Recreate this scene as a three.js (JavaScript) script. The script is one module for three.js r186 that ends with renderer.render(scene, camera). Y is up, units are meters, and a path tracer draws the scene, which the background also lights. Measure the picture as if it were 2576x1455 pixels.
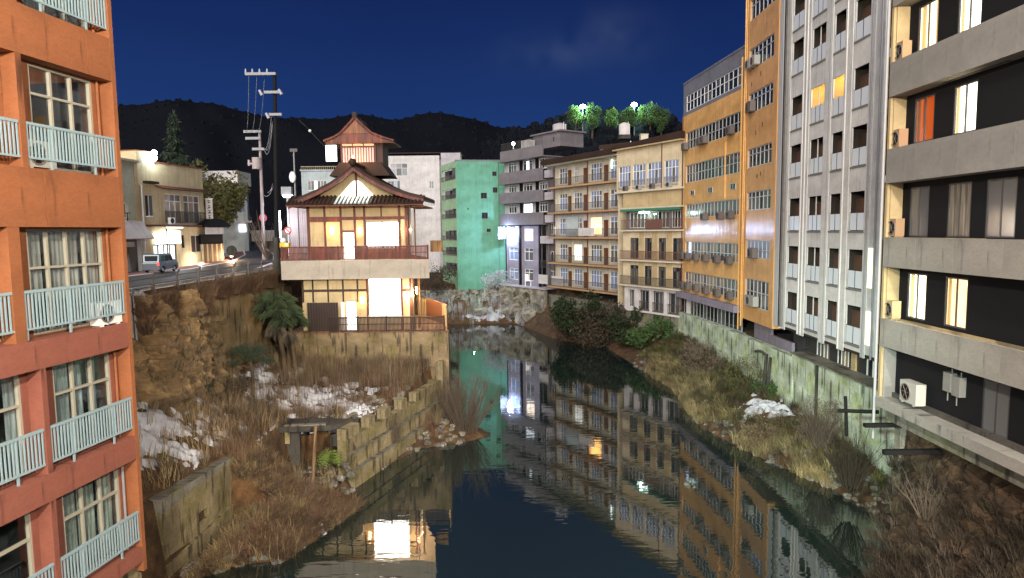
import * as THREE from 'three';
import { mergeGeometries } from 'three/addons/utils/BufferGeometryUtils.js';
import { RectAreaLightUniformsLib } from 'three/addons/lights/RectAreaLightUniformsLib.js';
RectAreaLightUniformsLib.init();

// ---------------------------------------------------------------- camera, sky, moon, exposure
const scene = new THREE.Scene();
const camera = new THREE.PerspectiveCamera(47.62, 1024 / 578, 0.3, 3000);
const PITCH = Math.atan(147.5 / 1650), ROLL = 0.012, EYE = 13;
camera.position.set(0, EYE, 0);
camera.rotation.set(-PITCH, 0, -ROLL, 'XYZ');
const renderer = new THREE.WebGLRenderer({ antialias: true });
renderer.toneMapping = THREE.LinearToneMapping;
renderer.toneMappingExposure = 1.5;
renderer.shadowMap.enabled = true;

const sstep = (a, b, x) => { const t = Math.min(1, Math.max(0, (x - a) / (b - a))); return t * t * (3 - 2 * t); };
const lerp = (a, b, t) => a + (b - a) * t, clamp = (x, a, b) => Math.min(b, Math.max(a, x));
function rng(seed) { let s = seed | 0; return () => { s = (s + 0x6d2b79f5) | 0; let t = Math.imul(s ^ (s >>> 15), 1 | s); t = (t + Math.imul(t ^ (t >>> 7), 61 | t)) ^ t; return ((t ^ (t >>> 14)) >>> 0) / 4294967296; }; }
// value noise that repeats every n cells
const TAB = (() => { const r = rng(77), a = new Float32Array(65536); for (let i = 0; i < 65536; i++) a[i] = r(); return a; })();
function vnoise(x, y, nx = 256, ny = 256, k = 0) {
  const ix = Math.floor(x), iy = Math.floor(y), fx = x - ix, fy = y - iy, sx = fx * fx * (3 - 2 * fx), sy = fy * fy * (3 - 2 * fy);
  const g = (a, b) => TAB[((((a % nx) + nx) % nx) * 131 + (((b % ny) + ny) % ny) * 7919 + k * 3571) & 65535];
  return lerp(lerp(g(ix, iy), g(ix + 1, iy), sx), lerp(g(ix, iy + 1), g(ix + 1, iy + 1), sx), sy);
}
function fbm(x, y, n, oct = 4, k = 0, ny = n) { let s = 0, a = 0.5, t = 0; for (let o = 0; o < oct; o++) { s += a * vnoise(x * (1 << o), y * (1 << o), n << o, ny << o, k + o); t += a; a *= 0.5; } return s / t; }

{ // night sky: deep navy air, a little paler over the hills, two faint clouds
  const W = 1024, H = 512, d = new Float32Array(W * H * 4);
  const dirOf = (x, y) => { const dx = (x - 1288) / 1650, dy = (727 - y) / 1650, c = Math.cos(PITCH), s = Math.sin(PITCH); const v = new THREE.Vector3(dx, dy * c - s, -dy * s - c).normalize(); return [Math.atan2(v.z, v.x), Math.asin(v.y)]; };
  const clouds = [[...dirOf(1362, 138), 0.052, 0.022, 0.5], [...dirOf(1550, 85), 0.06, 0.03, 0.42], [...dirOf(1480, 140), 0.08, 0.03, 0.16]];
  for (let j = 0; j < H; j++) { const el = ((j + 0.5) / H - 0.5) * Math.PI; for (let i = 0; i < W; i++) {
    const az = ((i + 0.5) / W - 0.5) * 2 * Math.PI, t = sstep(0.02, 0.42, el), o = (j * W + i) * 4;
    let r = lerp(0.0085, 0.0042, t), g = lerp(0.029, 0.0115, t), b = lerp(0.115, 0.062, t);
    const patch = fbm(i / 64, j / 32, 16, 4, 3, 16) - 0.5; r *= 1 + patch * 0.35; g *= 1 + patch * 0.35; b *= 1 + patch * 0.25;
    for (const [ca, ce, sa, se, k] of clouds) { const q = ((az - ca) / sa) ** 2 + ((el - ce) / se) ** 2; if (q < 9) { const n = fbm(i / 6, j / 5, 170, 4, 9, 102), m = Math.exp(-q) * k * clamp(n * 2.2 - 0.35, 0, 1.3); r += m * 0.022; g += m * 0.027; b += m * 0.03; } }
    d[o] = r; d[o + 1] = g; d[o + 2] = b; d[o + 3] = 1;
  } }
  const t = new THREE.DataTexture(d, W, H, THREE.RGBAFormat, THREE.FloatType);
  t.mapping = THREE.EquirectangularReflectionMapping; t.magFilter = THREE.LinearFilter; t.minFilter = THREE.LinearFilter; t.needsUpdate = true;
  scene.background = t; scene.environment = t;
}
// moonlit and town-lit air: one soft source high behind the bridge
const moon = new THREE.DirectionalLight(new THREE.Color(1, 0.96, 0.9), 3.5);
moon.position.set(-50, 92, 118); moon.target.position.set(2, 5, -50); moon.castShadow = true; moon.shadow.radius = 110;
moon.shadow.mapSize.set(2048, 2048);
Object.assign(moon.shadow.camera, { left: -90, right: 90, top: 90, bottom: -90, near: 1, far: 400 });
scene.add(moon, moon.target);

// ---------------------------------------------------------------- helpers
const V = (x, y, z) => new THREE.Vector3(x, y, z);
// a pixel of the photograph (2576 wide) and a distance ahead give a point
function at(x, y, Z) {
  const a = x - 1288, b = y - 727.5, X = (a - ROLL * b) / 1650, Y = -(b + ROLL * a) / 1650, c = Math.cos(PITCH), s = Math.sin(PITCH);
  const k = Z / (Y * s + c); return V(X * k, EYE + (Y * c - s) * k, -Z);
}
const used = new Map();
function numbered(n) { const c = used.get(n) || 0; used.set(n, c + 1); return c ? `${n}_${String(c).padStart(3, '0')}` : n; }
function tag(o, label, category, group, kind) { o.userData = { ...(label && { label }), ...(category && { category }), ...(group && { group }), ...(kind && { kind }) }; return o; }
function thing(name, label, category, [x, y, z] = [0, 0, 0], turn = 0, group) { const o = new THREE.Group(); o.name = numbered(name); o.position.set(x, y, z); o.rotation.y = turn; scene.add(o); return tag(o, label, category, group); }
// uv in metres from the dominant axis of each face
function metric(g) {
  if (g.userData.metric) return g;
  const q = g.index ? g.toNonIndexed() : g, p = q.attributes.position, uv = new Float32Array(p.count * 2);
  if (!q.attributes.normal) q.computeVertexNormals();
  const a = V(), b = V(), c = V(), n = V();
  for (let i = 0; i < p.count; i += 3) {
    a.fromBufferAttribute(p, i); b.fromBufferAttribute(p, i + 1); c.fromBufferAttribute(p, i + 2); n.copy(b).sub(a).cross(c.clone().sub(a));
    const X = Math.abs(n.x), Y = Math.abs(n.y), Z = Math.abs(n.z);
    [a, b, c].forEach((v, k) => { const o = (i + k) * 2; if (Y >= X && Y >= Z) { uv[o] = v.x; uv[o + 1] = v.z; } else if (X >= Z) { uv[o] = v.z; uv[o + 1] = v.y; } else { uv[o] = v.x; uv[o + 1] = v.y; } });
  }
  for (const k of Object.keys(q.attributes)) if (!['position', 'normal'].includes(k)) q.deleteAttribute(k);
  q.setAttribute('uv', new THREE.BufferAttribute(uv, 2)); q.userData = { metric: true };
  return q;
}
const cache = new Map();
function sharedBox(w, h, d) { const k = `${w.toFixed(3)},${h.toFixed(3)},${d.toFixed(3)}`; if (!cache.has(k)) cache.set(k, metric(new THREE.BoxGeometry(w, h, d))); return cache.get(k); }
function part(parent, name, geos, mat, ud) {
  geos = [].concat(geos).map(metric);
  const m = new THREE.Mesh(geos.length > 1 ? mergeGeometries(geos) : geos[0], mat);
  m.castShadow = m.receiveShadow = true; m.name = parent === scene ? numbered(name) : name; if (ud) m.userData = ud; parent.add(m); return m;
}
// a shared box as a mesh of its own, by its corner ranges
function piece(parent, name, x0, x1, y0, y1, z0, z1, mat) { const m = new THREE.Mesh(sharedBox(x1 - x0, y1 - y0, z1 - z0), mat); m.name = name; m.position.set((x0 + x1) / 2, (y0 + y1) / 2, (z0 + z1) / 2); m.castShadow = m.receiveShadow = true; parent.add(m); return m; }
const bx = (x0, x1, y0, y1, z0, z1) => new THREE.BoxGeometry(x1 - x0, y1 - y0, z1 - z0).translate((x0 + x1) / 2, (y0 + y1) / 2, (z0 + z1) / 2);
function bar(p, q, r0, r1 = r0, seg = 7) { const d = q.clone().sub(p), L = d.length(); const g = new THREE.CylinderGeometry(r1, r0, L, seg, 1); g.translate(0, L / 2, 0); g.applyQuaternion(new THREE.Quaternion().setFromUnitVectors(V(0, 1, 0), d.normalize())); return g.translate(p.x, p.y, p.z); }
const tube = (pts, r, n = 24, seg = 5) => new THREE.TubeGeometry(new THREE.CatmullRomCurve3(pts), n, r, seg, false);
function prism(pts, depth, bevel = 0) { const s = new THREE.Shape(pts.map(([x, y]) => new THREE.Vector2(x, y))); return new THREE.ExtrudeGeometry(s, { depth, bevelEnabled: bevel > 0, bevelSize: bevel, bevelThickness: bevel, bevelSegments: 1 }); }
// an upright prism over a footprint of [x, z] corners
function upright(pts, y0, y1) { const g = prism(pts.map(([x, z]) => [x, -z]), y1 - y0); g.rotateX(-Math.PI / 2); return g.translate(0, y0, 0); }
// a wall from u0 to u1 and y0 to y1, its face at w, with rectangular openings [u0, u1, y0, y1]
function wallWith(u0, u1, y0, y1, w, thick, holes = []) {
  const s = new THREE.Shape([[u0, y0], [u1, y0], [u1, y1], [u0, y1]].map(([a, b]) => new THREE.Vector2(a, b)));
  for (const [a, b, c, d] of holes) s.holes.push(new THREE.Path([[a, c], [a, d], [b, d], [b, c]].map(([p, q]) => new THREE.Vector2(p, q))));
  return new THREE.ExtrudeGeometry(s, { depth: thick, bevelEnabled: false }).translate(0, 0, w - thick);
}
function facade(name, label, cat, ax, az, dx, dz, group) { return thing(name, label, cat, [ax, 0, az], Math.atan2(-dz, dx), group); }

// ---------------------------------------------------------------- textures
function tex(size, metres, f, srgb = true) {
  const d = new Uint8Array(size * size * 4);
  for (let j = 0; j < size; j++) for (let i = 0; i < size; i++) { const v = f(i / size, j / size), o = (j * size + i) * 4, c = Array.isArray(v) ? v : [v, v, v]; for (let k = 0; k < 3; k++) d[o + k] = clamp(c[k] * 255, 0, 255); d[o + 3] = 255; }
  const t = new THREE.DataTexture(d, size, size, THREE.RGBAFormat); if (srgb) t.colorSpace = THREE.SRGBColorSpace;
  t.wrapS = t.wrapT = THREE.RepeatWrapping; t.magFilter = THREE.LinearFilter; t.minFilter = THREE.LinearMipmapLinearFilter; t.generateMipmaps = true;
  t.repeat.set(1 / metres[0], 1 / metres[1]); t.needsUpdate = true; return t;
}
const T = {};
// weathered paint: grain, blotches, thin runs of dirt
T.plaster = tex(512, [7, 5], (u, v) => { const g = fbm(u * 64, v * 64, 64, 3, 1), b = fbm(u * 6, v * 6, 6, 4, 2), s = fbm(u * 40, v * 3, 40, 3, 5, 3); const run = sstep(0.55, 0.85, s) * 0.08; const k = 0.86 + 0.1 * (b - 0.5) * 2 + 0.08 * (g - 0.5) - run; return [k, k * 0.985, k * 0.965]; });
T.stained = tex(512, [6, 3], (u, v) => { const g = fbm(u * 80, v * 80, 80, 3, 1), b = fbm(u * 5, v * 5, 5, 5, 12), s = fbm(u * 36, v * 2, 36, 4, 15, 2), run = sstep(0.5, 0.8, s) * sstep(0.42, 0.62, fbm(u * 9, v * 2, 9, 3, 4, 2)) * 0.4; const k = 0.86 + 0.2 * (b - 0.5) + 0.1 * (g - 0.5) - run; return [k, k * 0.985, k * 0.95]; });
T.concrete = tex(512, [5, 4], (u, v) => { const g = fbm(u * 90, v * 90, 90, 3, 1), b = fbm(u * 4, v * 4, 4, 6, 22), s = fbm(u * 30, v * 3, 30, 4, 25, 3); const moss = sstep(0.5, 0.75, fbm(u * 7, v * 5, 7, 5, 31, 5)); const k = 0.72 + 0.55 * (b - 0.5) + 0.2 * (g - 0.5) - sstep(0.56, 0.75, s) * 0.3; return [k * (1 - 0.08 * moss), k * (0.98 - 0.06 * moss), k * (0.92 - 0.18 * moss)]; });
T.wood = tex(512, [2, 3], (u, v) => { const g = fbm(u * 50, v * 4, 50, 4, 41, 4), b = fbm(u * 6, v * 2, 6, 3, 42, 2); const k = 0.62 + 0.5 * (g - 0.5) + 0.4 * (b - 0.5); return [k, k * 0.95, k * 0.9]; });
T.rock = tex(512, [4, 4], (u, v) => { const a = fbm(u * 5, v * 7, 5, 6, 51, 7), r = 1 - Math.abs(fbm(u * 8, v * 12, 8, 4, 52, 12) * 2 - 1), c = fbm(u * 3, v * 3, 3, 3, 53); const k = 0.35 + 0.75 * a * (0.6 + 0.4 * r); return [k, k * (0.9 + 0.1 * c), k * (0.72 + 0.2 * c)]; });
T.soil = tex(512, [5, 5], (u, v) => { const a = fbm(u * 12, v * 12, 12, 6, 61), b = fbm(u * 4, v * 4, 4, 3, 62), g = fbm(u * 100, v * 100, 100, 2, 63); const k = 0.35 + 0.7 * a * (0.6 + 0.6 * g); return [k, k * (0.78 + 0.18 * b), k * (0.52 + 0.3 * b)]; });
T.snow = tex(256, [2, 2], (u, v) => { const a = fbm(u * 8, v * 8, 8, 5, 71); const k = 0.88 + 0.16 * (a - 0.5); return [k, k, k * 1.01]; });
T.asphalt = tex(512, [4, 4], (u, v) => { const a = fbm(u * 6, v * 6, 6, 4, 81), g = fbm(u * 128, v * 128, 128, 2, 82); const k = 0.7 + 0.3 * (a - 0.5) + 0.5 * (g - 0.5); return k; });
T.noise = tex(256, [1, 1], (u, v) => fbm(u * 32, v * 32, 32, 4, 91), false);
T.rough = tex(256, [3, 3], (u, v) => fbm(u * 8, v * 12, 8, 5, 95, 12), false);
T.corrugated = tex(128, [0.8, 0.8], (u, v) => 0.5 + 0.5 * Math.sin(u * Math.PI * 2 * 10), false);
T.leafy = tex(256, [3, 3], (u, v) => { const a = fbm(u * 20, v * 20, 20, 4, 98); const k = 0.45 + 0.9 * (a - 0.2); return [k, k, k * 0.9]; });
T.streak = tex(256, [5, 5], (u, v) => 0.6 * vnoise(u * 26, 0, 26, 1, 3) + 0.3 * vnoise(u * 70, v * 2, 70, 2, 5) + 0.1 * fbm(u * 60, v * 60, 60, 2, 7), false);
{ // river ripples: long low waves crossed by short ones
  T.water = tex(1024, [26, 18], (u, v) => { let h = 0; h += 0.5 * fbm(u * 10, v * 34, 10, 3, 101, 34); h += 0.33 * fbm(u * 34, v * 90, 34, 2, 105, 90); h += 0.17 * fbm(u * 90, v * 180, 90, 2, 108, 180); return h; }, false);
}
const col = (r, g, b) => new THREE.Color().setRGB(r, g, b);
function std(c, o = {}) { const { map, bump, scale = 0.004, ...rest } = o; const m = new THREE.MeshStandardMaterial({ color: Array.isArray(c) ? col(...c) : new THREE.Color(c), roughness: 0.85, ...rest }); if (map) m.map = map; if (bump) { m.bumpMap = bump; m.bumpScale = scale; } return m; }
function glow(c, k = 1, base = [0.8, 0.8, 0.8]) { return new THREE.MeshStandardMaterial({ color: col(...base), roughness: 0.4, emissive: col(...c), emissiveIntensity: k }); }
const M = {
  orange: std([0.31, 0.108, 0.042], { map: T.stained, bump: T.noise, scale: 0.003 }),
  orangeCoolLit: std([0.265, 0.088, 0.063], { map: T.stained }),  // pinker tone on the lower storeys stands for the cooler light there
  band: std([0.235, 0.232, 0.23], { map: T.plaster, bump: T.noise, scale: 0.002 }),
  bandWet: std([0.265, 0.26, 0.255], { map: T.stained, bump: T.rough, scale: 0.004 }),
  cladding: new THREE.MeshPhysicalMaterial({ color: col(0.008, 0.008, 0.01), roughness: 0.75, specularIntensity: 0.25 }),
  cream: std([0.76, 0.65, 0.41], { map: T.plaster, bump: T.noise, scale: 0.002 }),
  creamWall: std([0.7, 0.59, 0.41], { map: T.plaster }),
  creamPale: std([0.7, 0.65, 0.53], { map: T.plaster }),
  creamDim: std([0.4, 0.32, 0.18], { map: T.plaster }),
  buff: std([0.55, 0.43, 0.24], { map: T.plaster }),
  tower: std([0.74, 0.76, 0.78], { map: T.plaster, bump: T.noise, scale: 0.002 }),
  towerTrim: std([0.85, 0.86, 0.86], { map: T.plaster }),
  tangerine: new THREE.MeshPhysicalMaterial({ color: col(0.9, 0.52, 0.19), map: T.plaster, roughness: 0.17, specularIntensity: 0.5, bumpMap: T.streak, bumpScale: 0.012 }),
  tangerine2: new THREE.MeshPhysicalMaterial({ color: col(0.8, 0.46, 0.2), map: T.plaster, roughness: 0.18, specularIntensity: 0.4, bumpMap: T.streak, bumpScale: 0.012 }),
  slate: std([0.2, 0.21, 0.27], { map: T.plaster }),
  purple: std([0.32, 0.29, 0.38], { map: T.plaster }),
  greyTile: std([0.21, 0.19, 0.215], { map: T.plaster, roughness: 0.6 }),
  mint: std([0.14, 0.39, 0.28], { map: T.plaster, bump: T.noise, scale: 0.002 }),
  mintPale: std([0.38, 0.6, 0.38], { map: T.plaster }),
  slabOrange: std([0.5, 0.3, 0.15], { map: T.plaster }), pinkWall: std([0.42, 0.36, 0.38], { map: T.plaster }),
  white: std([0.7, 0.68, 0.7], { map: T.plaster }),
  whiteGlossy: std([0.72, 0.72, 0.72], { roughness: 0.35 }),
  lilac: std([0.52, 0.49, 0.55], { map: T.plaster }),
  paleBlue: std([0.5, 0.58, 0.62], { map: T.plaster }),
  railBlue: std([0.24, 0.33, 0.37], { roughness: 0.5 }),
  railDark: std([0.07, 0.06, 0.055], { roughness: 0.6 }),
  railBrown: std([0.13, 0.06, 0.045], { roughness: 0.6 }),
  frameCream: std([0.3, 0.285, 0.235], { roughness: 0.5 }),
  frameAlu: std([0.5, 0.5, 0.5], { roughness: 0.4, metalness: 0.3 }),
  frameWhite: std([0.7, 0.7, 0.68], { roughness: 0.5 }),
  frameDark: std([0.035, 0.033, 0.035], { roughness: 0.45 }),
  glassDark: new THREE.MeshPhysicalMaterial({ color: col(0.02, 0.022, 0.026), roughness: 0.06, specularIntensity: 0.8 }),
  glassGrey: new THREE.MeshPhysicalMaterial({ color: col(0.1, 0.1, 0.105), roughness: 0.12 }),
  glassBlue: new THREE.MeshPhysicalMaterial({ color: col(0.2, 0.24, 0.36), roughness: 0.12 }),
  glassCurtain: new THREE.MeshPhysicalMaterial({ color: col(0.42, 0.42, 0.4), roughness: 0.2, map: T.wood }),
  glassWarm: new THREE.MeshPhysicalMaterial({ color: col(0.28, 0.22, 0.15), roughness: 0.15 }),
  pane: new THREE.MeshPhysicalMaterial({ color: col(0.95, 0.97, 0.97), roughness: 0.03, transmission: 1, thickness: 0, ior: 1.45 }),
  frosted: new THREE.MeshPhysicalMaterial({ color: col(0.64, 0.69, 0.75), roughness: 0.25 }),
  curtainTeal: std([0.38, 0.54, 0.64], { map: T.wood }), curtainGrey: std([0.44, 0.5, 0.54], { map: T.wood }), curtainGreen: std([0.4, 0.53, 0.53], { map: T.wood }),
  dark: std([0.012, 0.012, 0.014]), darkRoom: std([0.05, 0.047, 0.042]),
  brownWall: std([0.055, 0.033, 0.024], { map: T.plaster }),
  timber: std([0.26, 0.055, 0.032], { map: T.wood, roughness: 0.6, bump: T.noise, scale: 0.002 }),
  timberDark: std([0.07, 0.032, 0.022], { map: T.wood, roughness: 0.7 }),
  timberOrange: std([0.34, 0.14, 0.06], { map: T.wood, roughness: 0.6 }),
  bareWood: std([0.4, 0.27, 0.14], { map: T.wood, roughness: 0.7 }),
  shoji: std([0.52, 0.42, 0.24], { map: T.plaster }),
  roofTile: new THREE.MeshPhysicalMaterial({ color: col(0.05, 0.03, 0.023), roughness: 0.65, specularIntensity: 0.35, map: T.plaster }),
  roofTileLit: std([0.4, 0.5, 0.48], { roughness: 0.35 }),
  roofBrown: std([0.24, 0.065, 0.036], { roughness: 0.6, map: T.wood }),
  parapet: std([0.4, 0.36, 0.31], { map: T.plaster, bump: T.noise, scale: 0.003 }),
  stoneWall: std([0.38, 0.32, 0.205], { map: T.concrete, bump: T.rough, scale: 0.05 }),
  reedWall: std([0.31, 0.235, 0.145], { map: T.concrete, bump: T.rough, scale: 0.04 }),
  tealLitWall: std([0.8, 0.96, 0.86], { map: T.concrete, bump: T.rough, scale: 0.03 }),  // teal light on the concrete is put into its colour
  greyConcrete: std([0.3, 0.29, 0.27], { map: T.concrete, bump: T.rough, scale: 0.02 }),
  darkConcrete: std([0.075, 0.07, 0.07], { map: T.concrete }),
  rock: std([0.3, 0.21, 0.13], { map: T.rock, bump: T.rough, scale: 0.12 }),
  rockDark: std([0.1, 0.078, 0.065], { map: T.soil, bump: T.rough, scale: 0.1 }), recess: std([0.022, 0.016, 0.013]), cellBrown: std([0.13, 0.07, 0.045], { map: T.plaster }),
  rockPale: std([0.4, 0.4, 0.43], { map: T.rock, bump: T.rough, scale: 0.15 }),
  soil: std([0.16, 0.115, 0.078], { map: T.soil, bump: T.rough, scale: 0.08, roughness: 1 }),
  snow: std([0.56, 0.575, 0.61], { map: T.snow, bump: T.rough, scale: 0.02, roughness: 0.7 }),
  asphalt: std([0.075, 0.073, 0.078], { map: T.asphalt, bump: T.noise, scale: 0.004, roughness: 0.6 }),
  redLitRoad: std([0.45, 0.13, 0.11], { map: T.asphalt, roughness: 0.7 }),  // red glow of tail lights put into the road colour
  paving: std([0.34, 0.32, 0.32], { map: T.asphalt, roughness: 0.8 }),
  paint: std([0.75, 0.75, 0.74], { roughness: 0.6 }),
  metal: std([0.3, 0.3, 0.3], { metalness: 0.6, roughness: 0.45 }),
  steelDark: new THREE.MeshPhysicalMaterial({ color: col(0.008, 0.008, 0.008), roughness: 0.8, specularIntensity: 0.2 }),
  galv: std([0.22, 0.22, 0.235], { roughness: 0.55 }), wire: std([0.3, 0.3, 0.33], { roughness: 0.5 }),
  black: new THREE.MeshPhysicalMaterial({ color: col(0.008, 0.008, 0.009), roughness: 0.7, specularIntensity: 0.25 }),
  acBody: std([0.3, 0.29, 0.265], { roughness: 0.5 }), acWarm: std([0.24, 0.15, 0.085], { roughness: 0.5 }), acDim: std([0.12, 0.1, 0.09], { roughness: 0.5 }),
  bark: std([0.12, 0.085, 0.06], { map: T.rock, bump: T.rough, scale: 0.03 }),
  hill: new THREE.MeshPhysicalMaterial({ color: col(0.015, 0.0165, 0.028), map: T.leafy, roughness: 1, specularIntensity: 0 }),  // bluish lift of the night haze put into the colour
};
const leaf = (r, g, b) => new THREE.MeshPhysicalMaterial({ color: col(r, g, b), roughness: 0.9, specularIntensity: 0.25, transmission: 0.3, thickness: 0, side: THREE.DoubleSide });
Object.assign(M, { leafDark: leaf(0.035, 0.05, 0.022), leafGreen: leaf(0.07, 0.12, 0.04), leafBright: leaf(0.16, 0.22, 0.05), leafOlive: leaf(0.115, 0.115, 0.045), needle: leaf(0.05, 0.07, 0.045), straw: leaf(0.28, 0.215, 0.12), strawDim: leaf(0.19, 0.145, 0.092), rust: leaf(0.15, 0.095, 0.06), twig: leaf(0.16, 0.125, 0.095), pampas: leaf(0.27, 0.225, 0.115), brushDark: leaf(0.065, 0.052, 0.037), palmLeaf: leaf(0.05, 0.072, 0.034), deadFrond: leaf(0.12, 0.1, 0.075), frost: leaf(0.5, 0.5, 0.52) });
// ---------------------------------------------------------------- land and water (all distances ahead are -z)
const RIVER = [[-13.2, -60], [-13.2, 23], [-11, 24.6], [-9.3, 25], [-7.8, 28.7], [-7.4, 30.6], [-8.7, 32.2], [-5.5, 38.4], [-3, 39.4], [-1.3, 40.6], [-2, 42.2], [-4.3, 43.6], [-4.4, 46], [-5.6, 49.5], [-7.7, 53.2], [-12, 60], [-30, 66], [-120, 72],
  [-120, 92], [-30, 92], [-12, 91], [0.2, 91], [2.6, 85], [4.6, 78.5], [7, 75.6], [10.2, 72.3], [11.6, 61.7], [13, 52], [12.2, 42], [13.2, 38.4], [14.3, 35], [15.6, 32], [16.4, 28.4], [14.4, 23.4], [12.5, 20.4], [12.6, -60]];
const GARDEN = [[-13.3, -60], [-13.3, 29], [-10.7, 33], [-9.05, 33], [-5.75, 42.9], [-5.3, 46], [-6, 49.5], [-8, 53.4], [-14, 60], [-40, 62], [-40, -60]];
const RIGHT = [[18.9, -60], [18.9, 43], [18.6, 49.5], [17.8, 64], [12.8, 72.6], [12.6, 74.2], [6, 85.8], [5.5, 88.2], [-1, 97.6], [-8, 98.2], [-60, 99], [-60, 900], [900, 900], [900, -60]];
function inside(P, x, z) { let c = false; for (let i = 0, j = P.length - 1; i < P.length; j = i++) { const [a, b] = P[i], [d, e] = P[j]; if ((b > z) !== (e > z) && x < ((d - a) * (z - b)) / (e - b) + a) c = !c; } return c; }
function edge(P, x, z) { let m = 1e9; for (let i = 0, j = P.length - 1; i < P.length; j = i++) { const [a, b] = P[j], [c, d] = P[i], ux = c - a, uz = d - b, t = clamp(((x - a) * ux + (z - b) * uz) / (ux * ux + uz * uz), 0, 1), q = Math.hypot(x - a - t * ux, z - b - t * uz); if (q < m) m = q; } return m; }
const roadY = (Z) => 10.35 + Math.max(0, Z - 52) * 0.036;
function ground(x, Z) {
  if (inside(RIVER, x, Z)) return -0.1 - Math.min(1.4, edge(RIVER, x, Z) * 0.5);
  const d = edge(RIVER, x, Z), rough = (fbm(x * 0.8, Z * 0.8, 64, 4, 7) - 0.5) * Math.min(1, d * 0.6);
  if (x > -1.5 && Z < 300 && !(x < 0 && Z < 90)) {
    if (inside(RIGHT, x, Z)) return Z > 84 ? 5.2 : 4.6;
    if (Z < 24.5 && x > 12.8) return Math.min(5.6, Math.max(d * 1.1, sstep(13.2, 14.2, x) * 5.2 * sstep(23.5, 20.5, Z))) + rough;
    const cap = lerp(1.5, 3.2, sstep(45, 62, Z));
    return Math.min(cap, d * (Z > 70 ? 1.1 : 0.5)) + rough * 0.9;
  }
  if (inside(RIGHT, x, Z)) return 5 + sstep(97, 130, Z) * 2;
  if (Z > 80) return Math.min(3, d * 0.9) + rough;
  // left bank
  if (x < -17.4 && Z < 49) return 10.3;
  if (Z >= 55) return x < -16 ? roadY(Z) - 0.1 : Math.min(7, 3 + d * 1.2);
  if (Z >= 49 && x < -17.4) return roadY(Z) - 0.1;
  if (x > -12.4 && x < -8.75 && Z > 30.4 && Z < 35.2) return 0.35 + rough * 0.4;
  if (inside(GARDEN, x, Z)) {
    const foot = lerp(5.2, 3.9, sstep(30, 42, Z)), near = sstep(26, 20, Z) * 0.6 + sstep(39, 43.6, Z) * 1.1;
    return lerp(foot, 2.85, sstep(-17.4, -12.6, x)) + near + rough * 0.5;
  }
  const low = Math.min(0.9, d * 0.4) * (Z < 29 ? sstep(-12.9, -11, x) : 1) * (Z < 30 ? 0.8 : 1) + rough * 0.5;
  if (Z > 29 && Z < 33.6 && x < -7.6) return Math.max(low, 2.85 - edge(GARDEN, x, Z) * 0.95 + rough);
  return low;
}
{ // one sheet: fine near the river, coarse to the horizon
  const axis = (lo, hi, fine, far) => { const a = []; let v = lo, s = fine; const neg = []; while (v > -far) { s *= 1.35; v -= s; neg.unshift(v); } a.push(...neg); for (let t = lo; t <= hi; t += fine) a.push(t); v = a[a.length - 1]; s = fine; while (v < far) { s *= 1.35; v += s; a.push(v); } return a; };
  const xs = axis(-34, 22, 0.45, 900), zs = axis(12, 104, 0.45, 900), nx = xs.length, nz = zs.length, pos = new Float32Array(nx * nz * 3), uv = new Float32Array(nx * nz * 2), idx = [];
  for (let j = 0; j < nz; j++) for (let i = 0; i < nx; i++) { const o = j * nx + i, x = xs[i], Z = zs[j]; pos.set([x, Z > 140 || Z < -50 || Math.abs(x) > 130 ? (x > 0 || Z < 300 ? 4 : 4) : ground(x, Z), -Z], o * 3); uv.set([x, Z], o * 2); if (i && j) { const a = o - nx - 1, b = o - nx, c = o - 1; idx.push(a, b, c, b, o, c); } }
  const g = new THREE.BufferGeometry(); g.setAttribute('position', new THREE.BufferAttribute(pos, 3)); g.setAttribute('uv', new THREE.BufferAttribute(uv, 2)); g.setIndex(idx); g.computeVertexNormals();
  const m = new THREE.Mesh(metric(g), M.soil); m.name = 'ground'; m.userData = { kind: 'structure', label: 'brown river banks and the land beyond them' }; m.receiveShadow = m.castShadow = true; scene.add(m);
}
{
  const g = new THREE.PlaneGeometry(150, 170); g.rotateX(-Math.PI / 2); g.translate(-45, 0, -25); { const p = g.attributes.position, uv = g.attributes.uv; for (let i = 0; i < p.count; i++) uv.setXY(i, p.getX(i), p.getZ(i)); } g.userData.metric = true;
  const m = part(scene, 'river', g, new THREE.MeshPhysicalMaterial({ color: col(0.01, 0.018, 0.016), roughness: 0.02, ior: 2.1, bumpMap: T.water, bumpScale: 0.0042 }), { kind: 'structure', label: 'dark still river reflecting the lit hotels' });
  m.castShadow = false;
}
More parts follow.
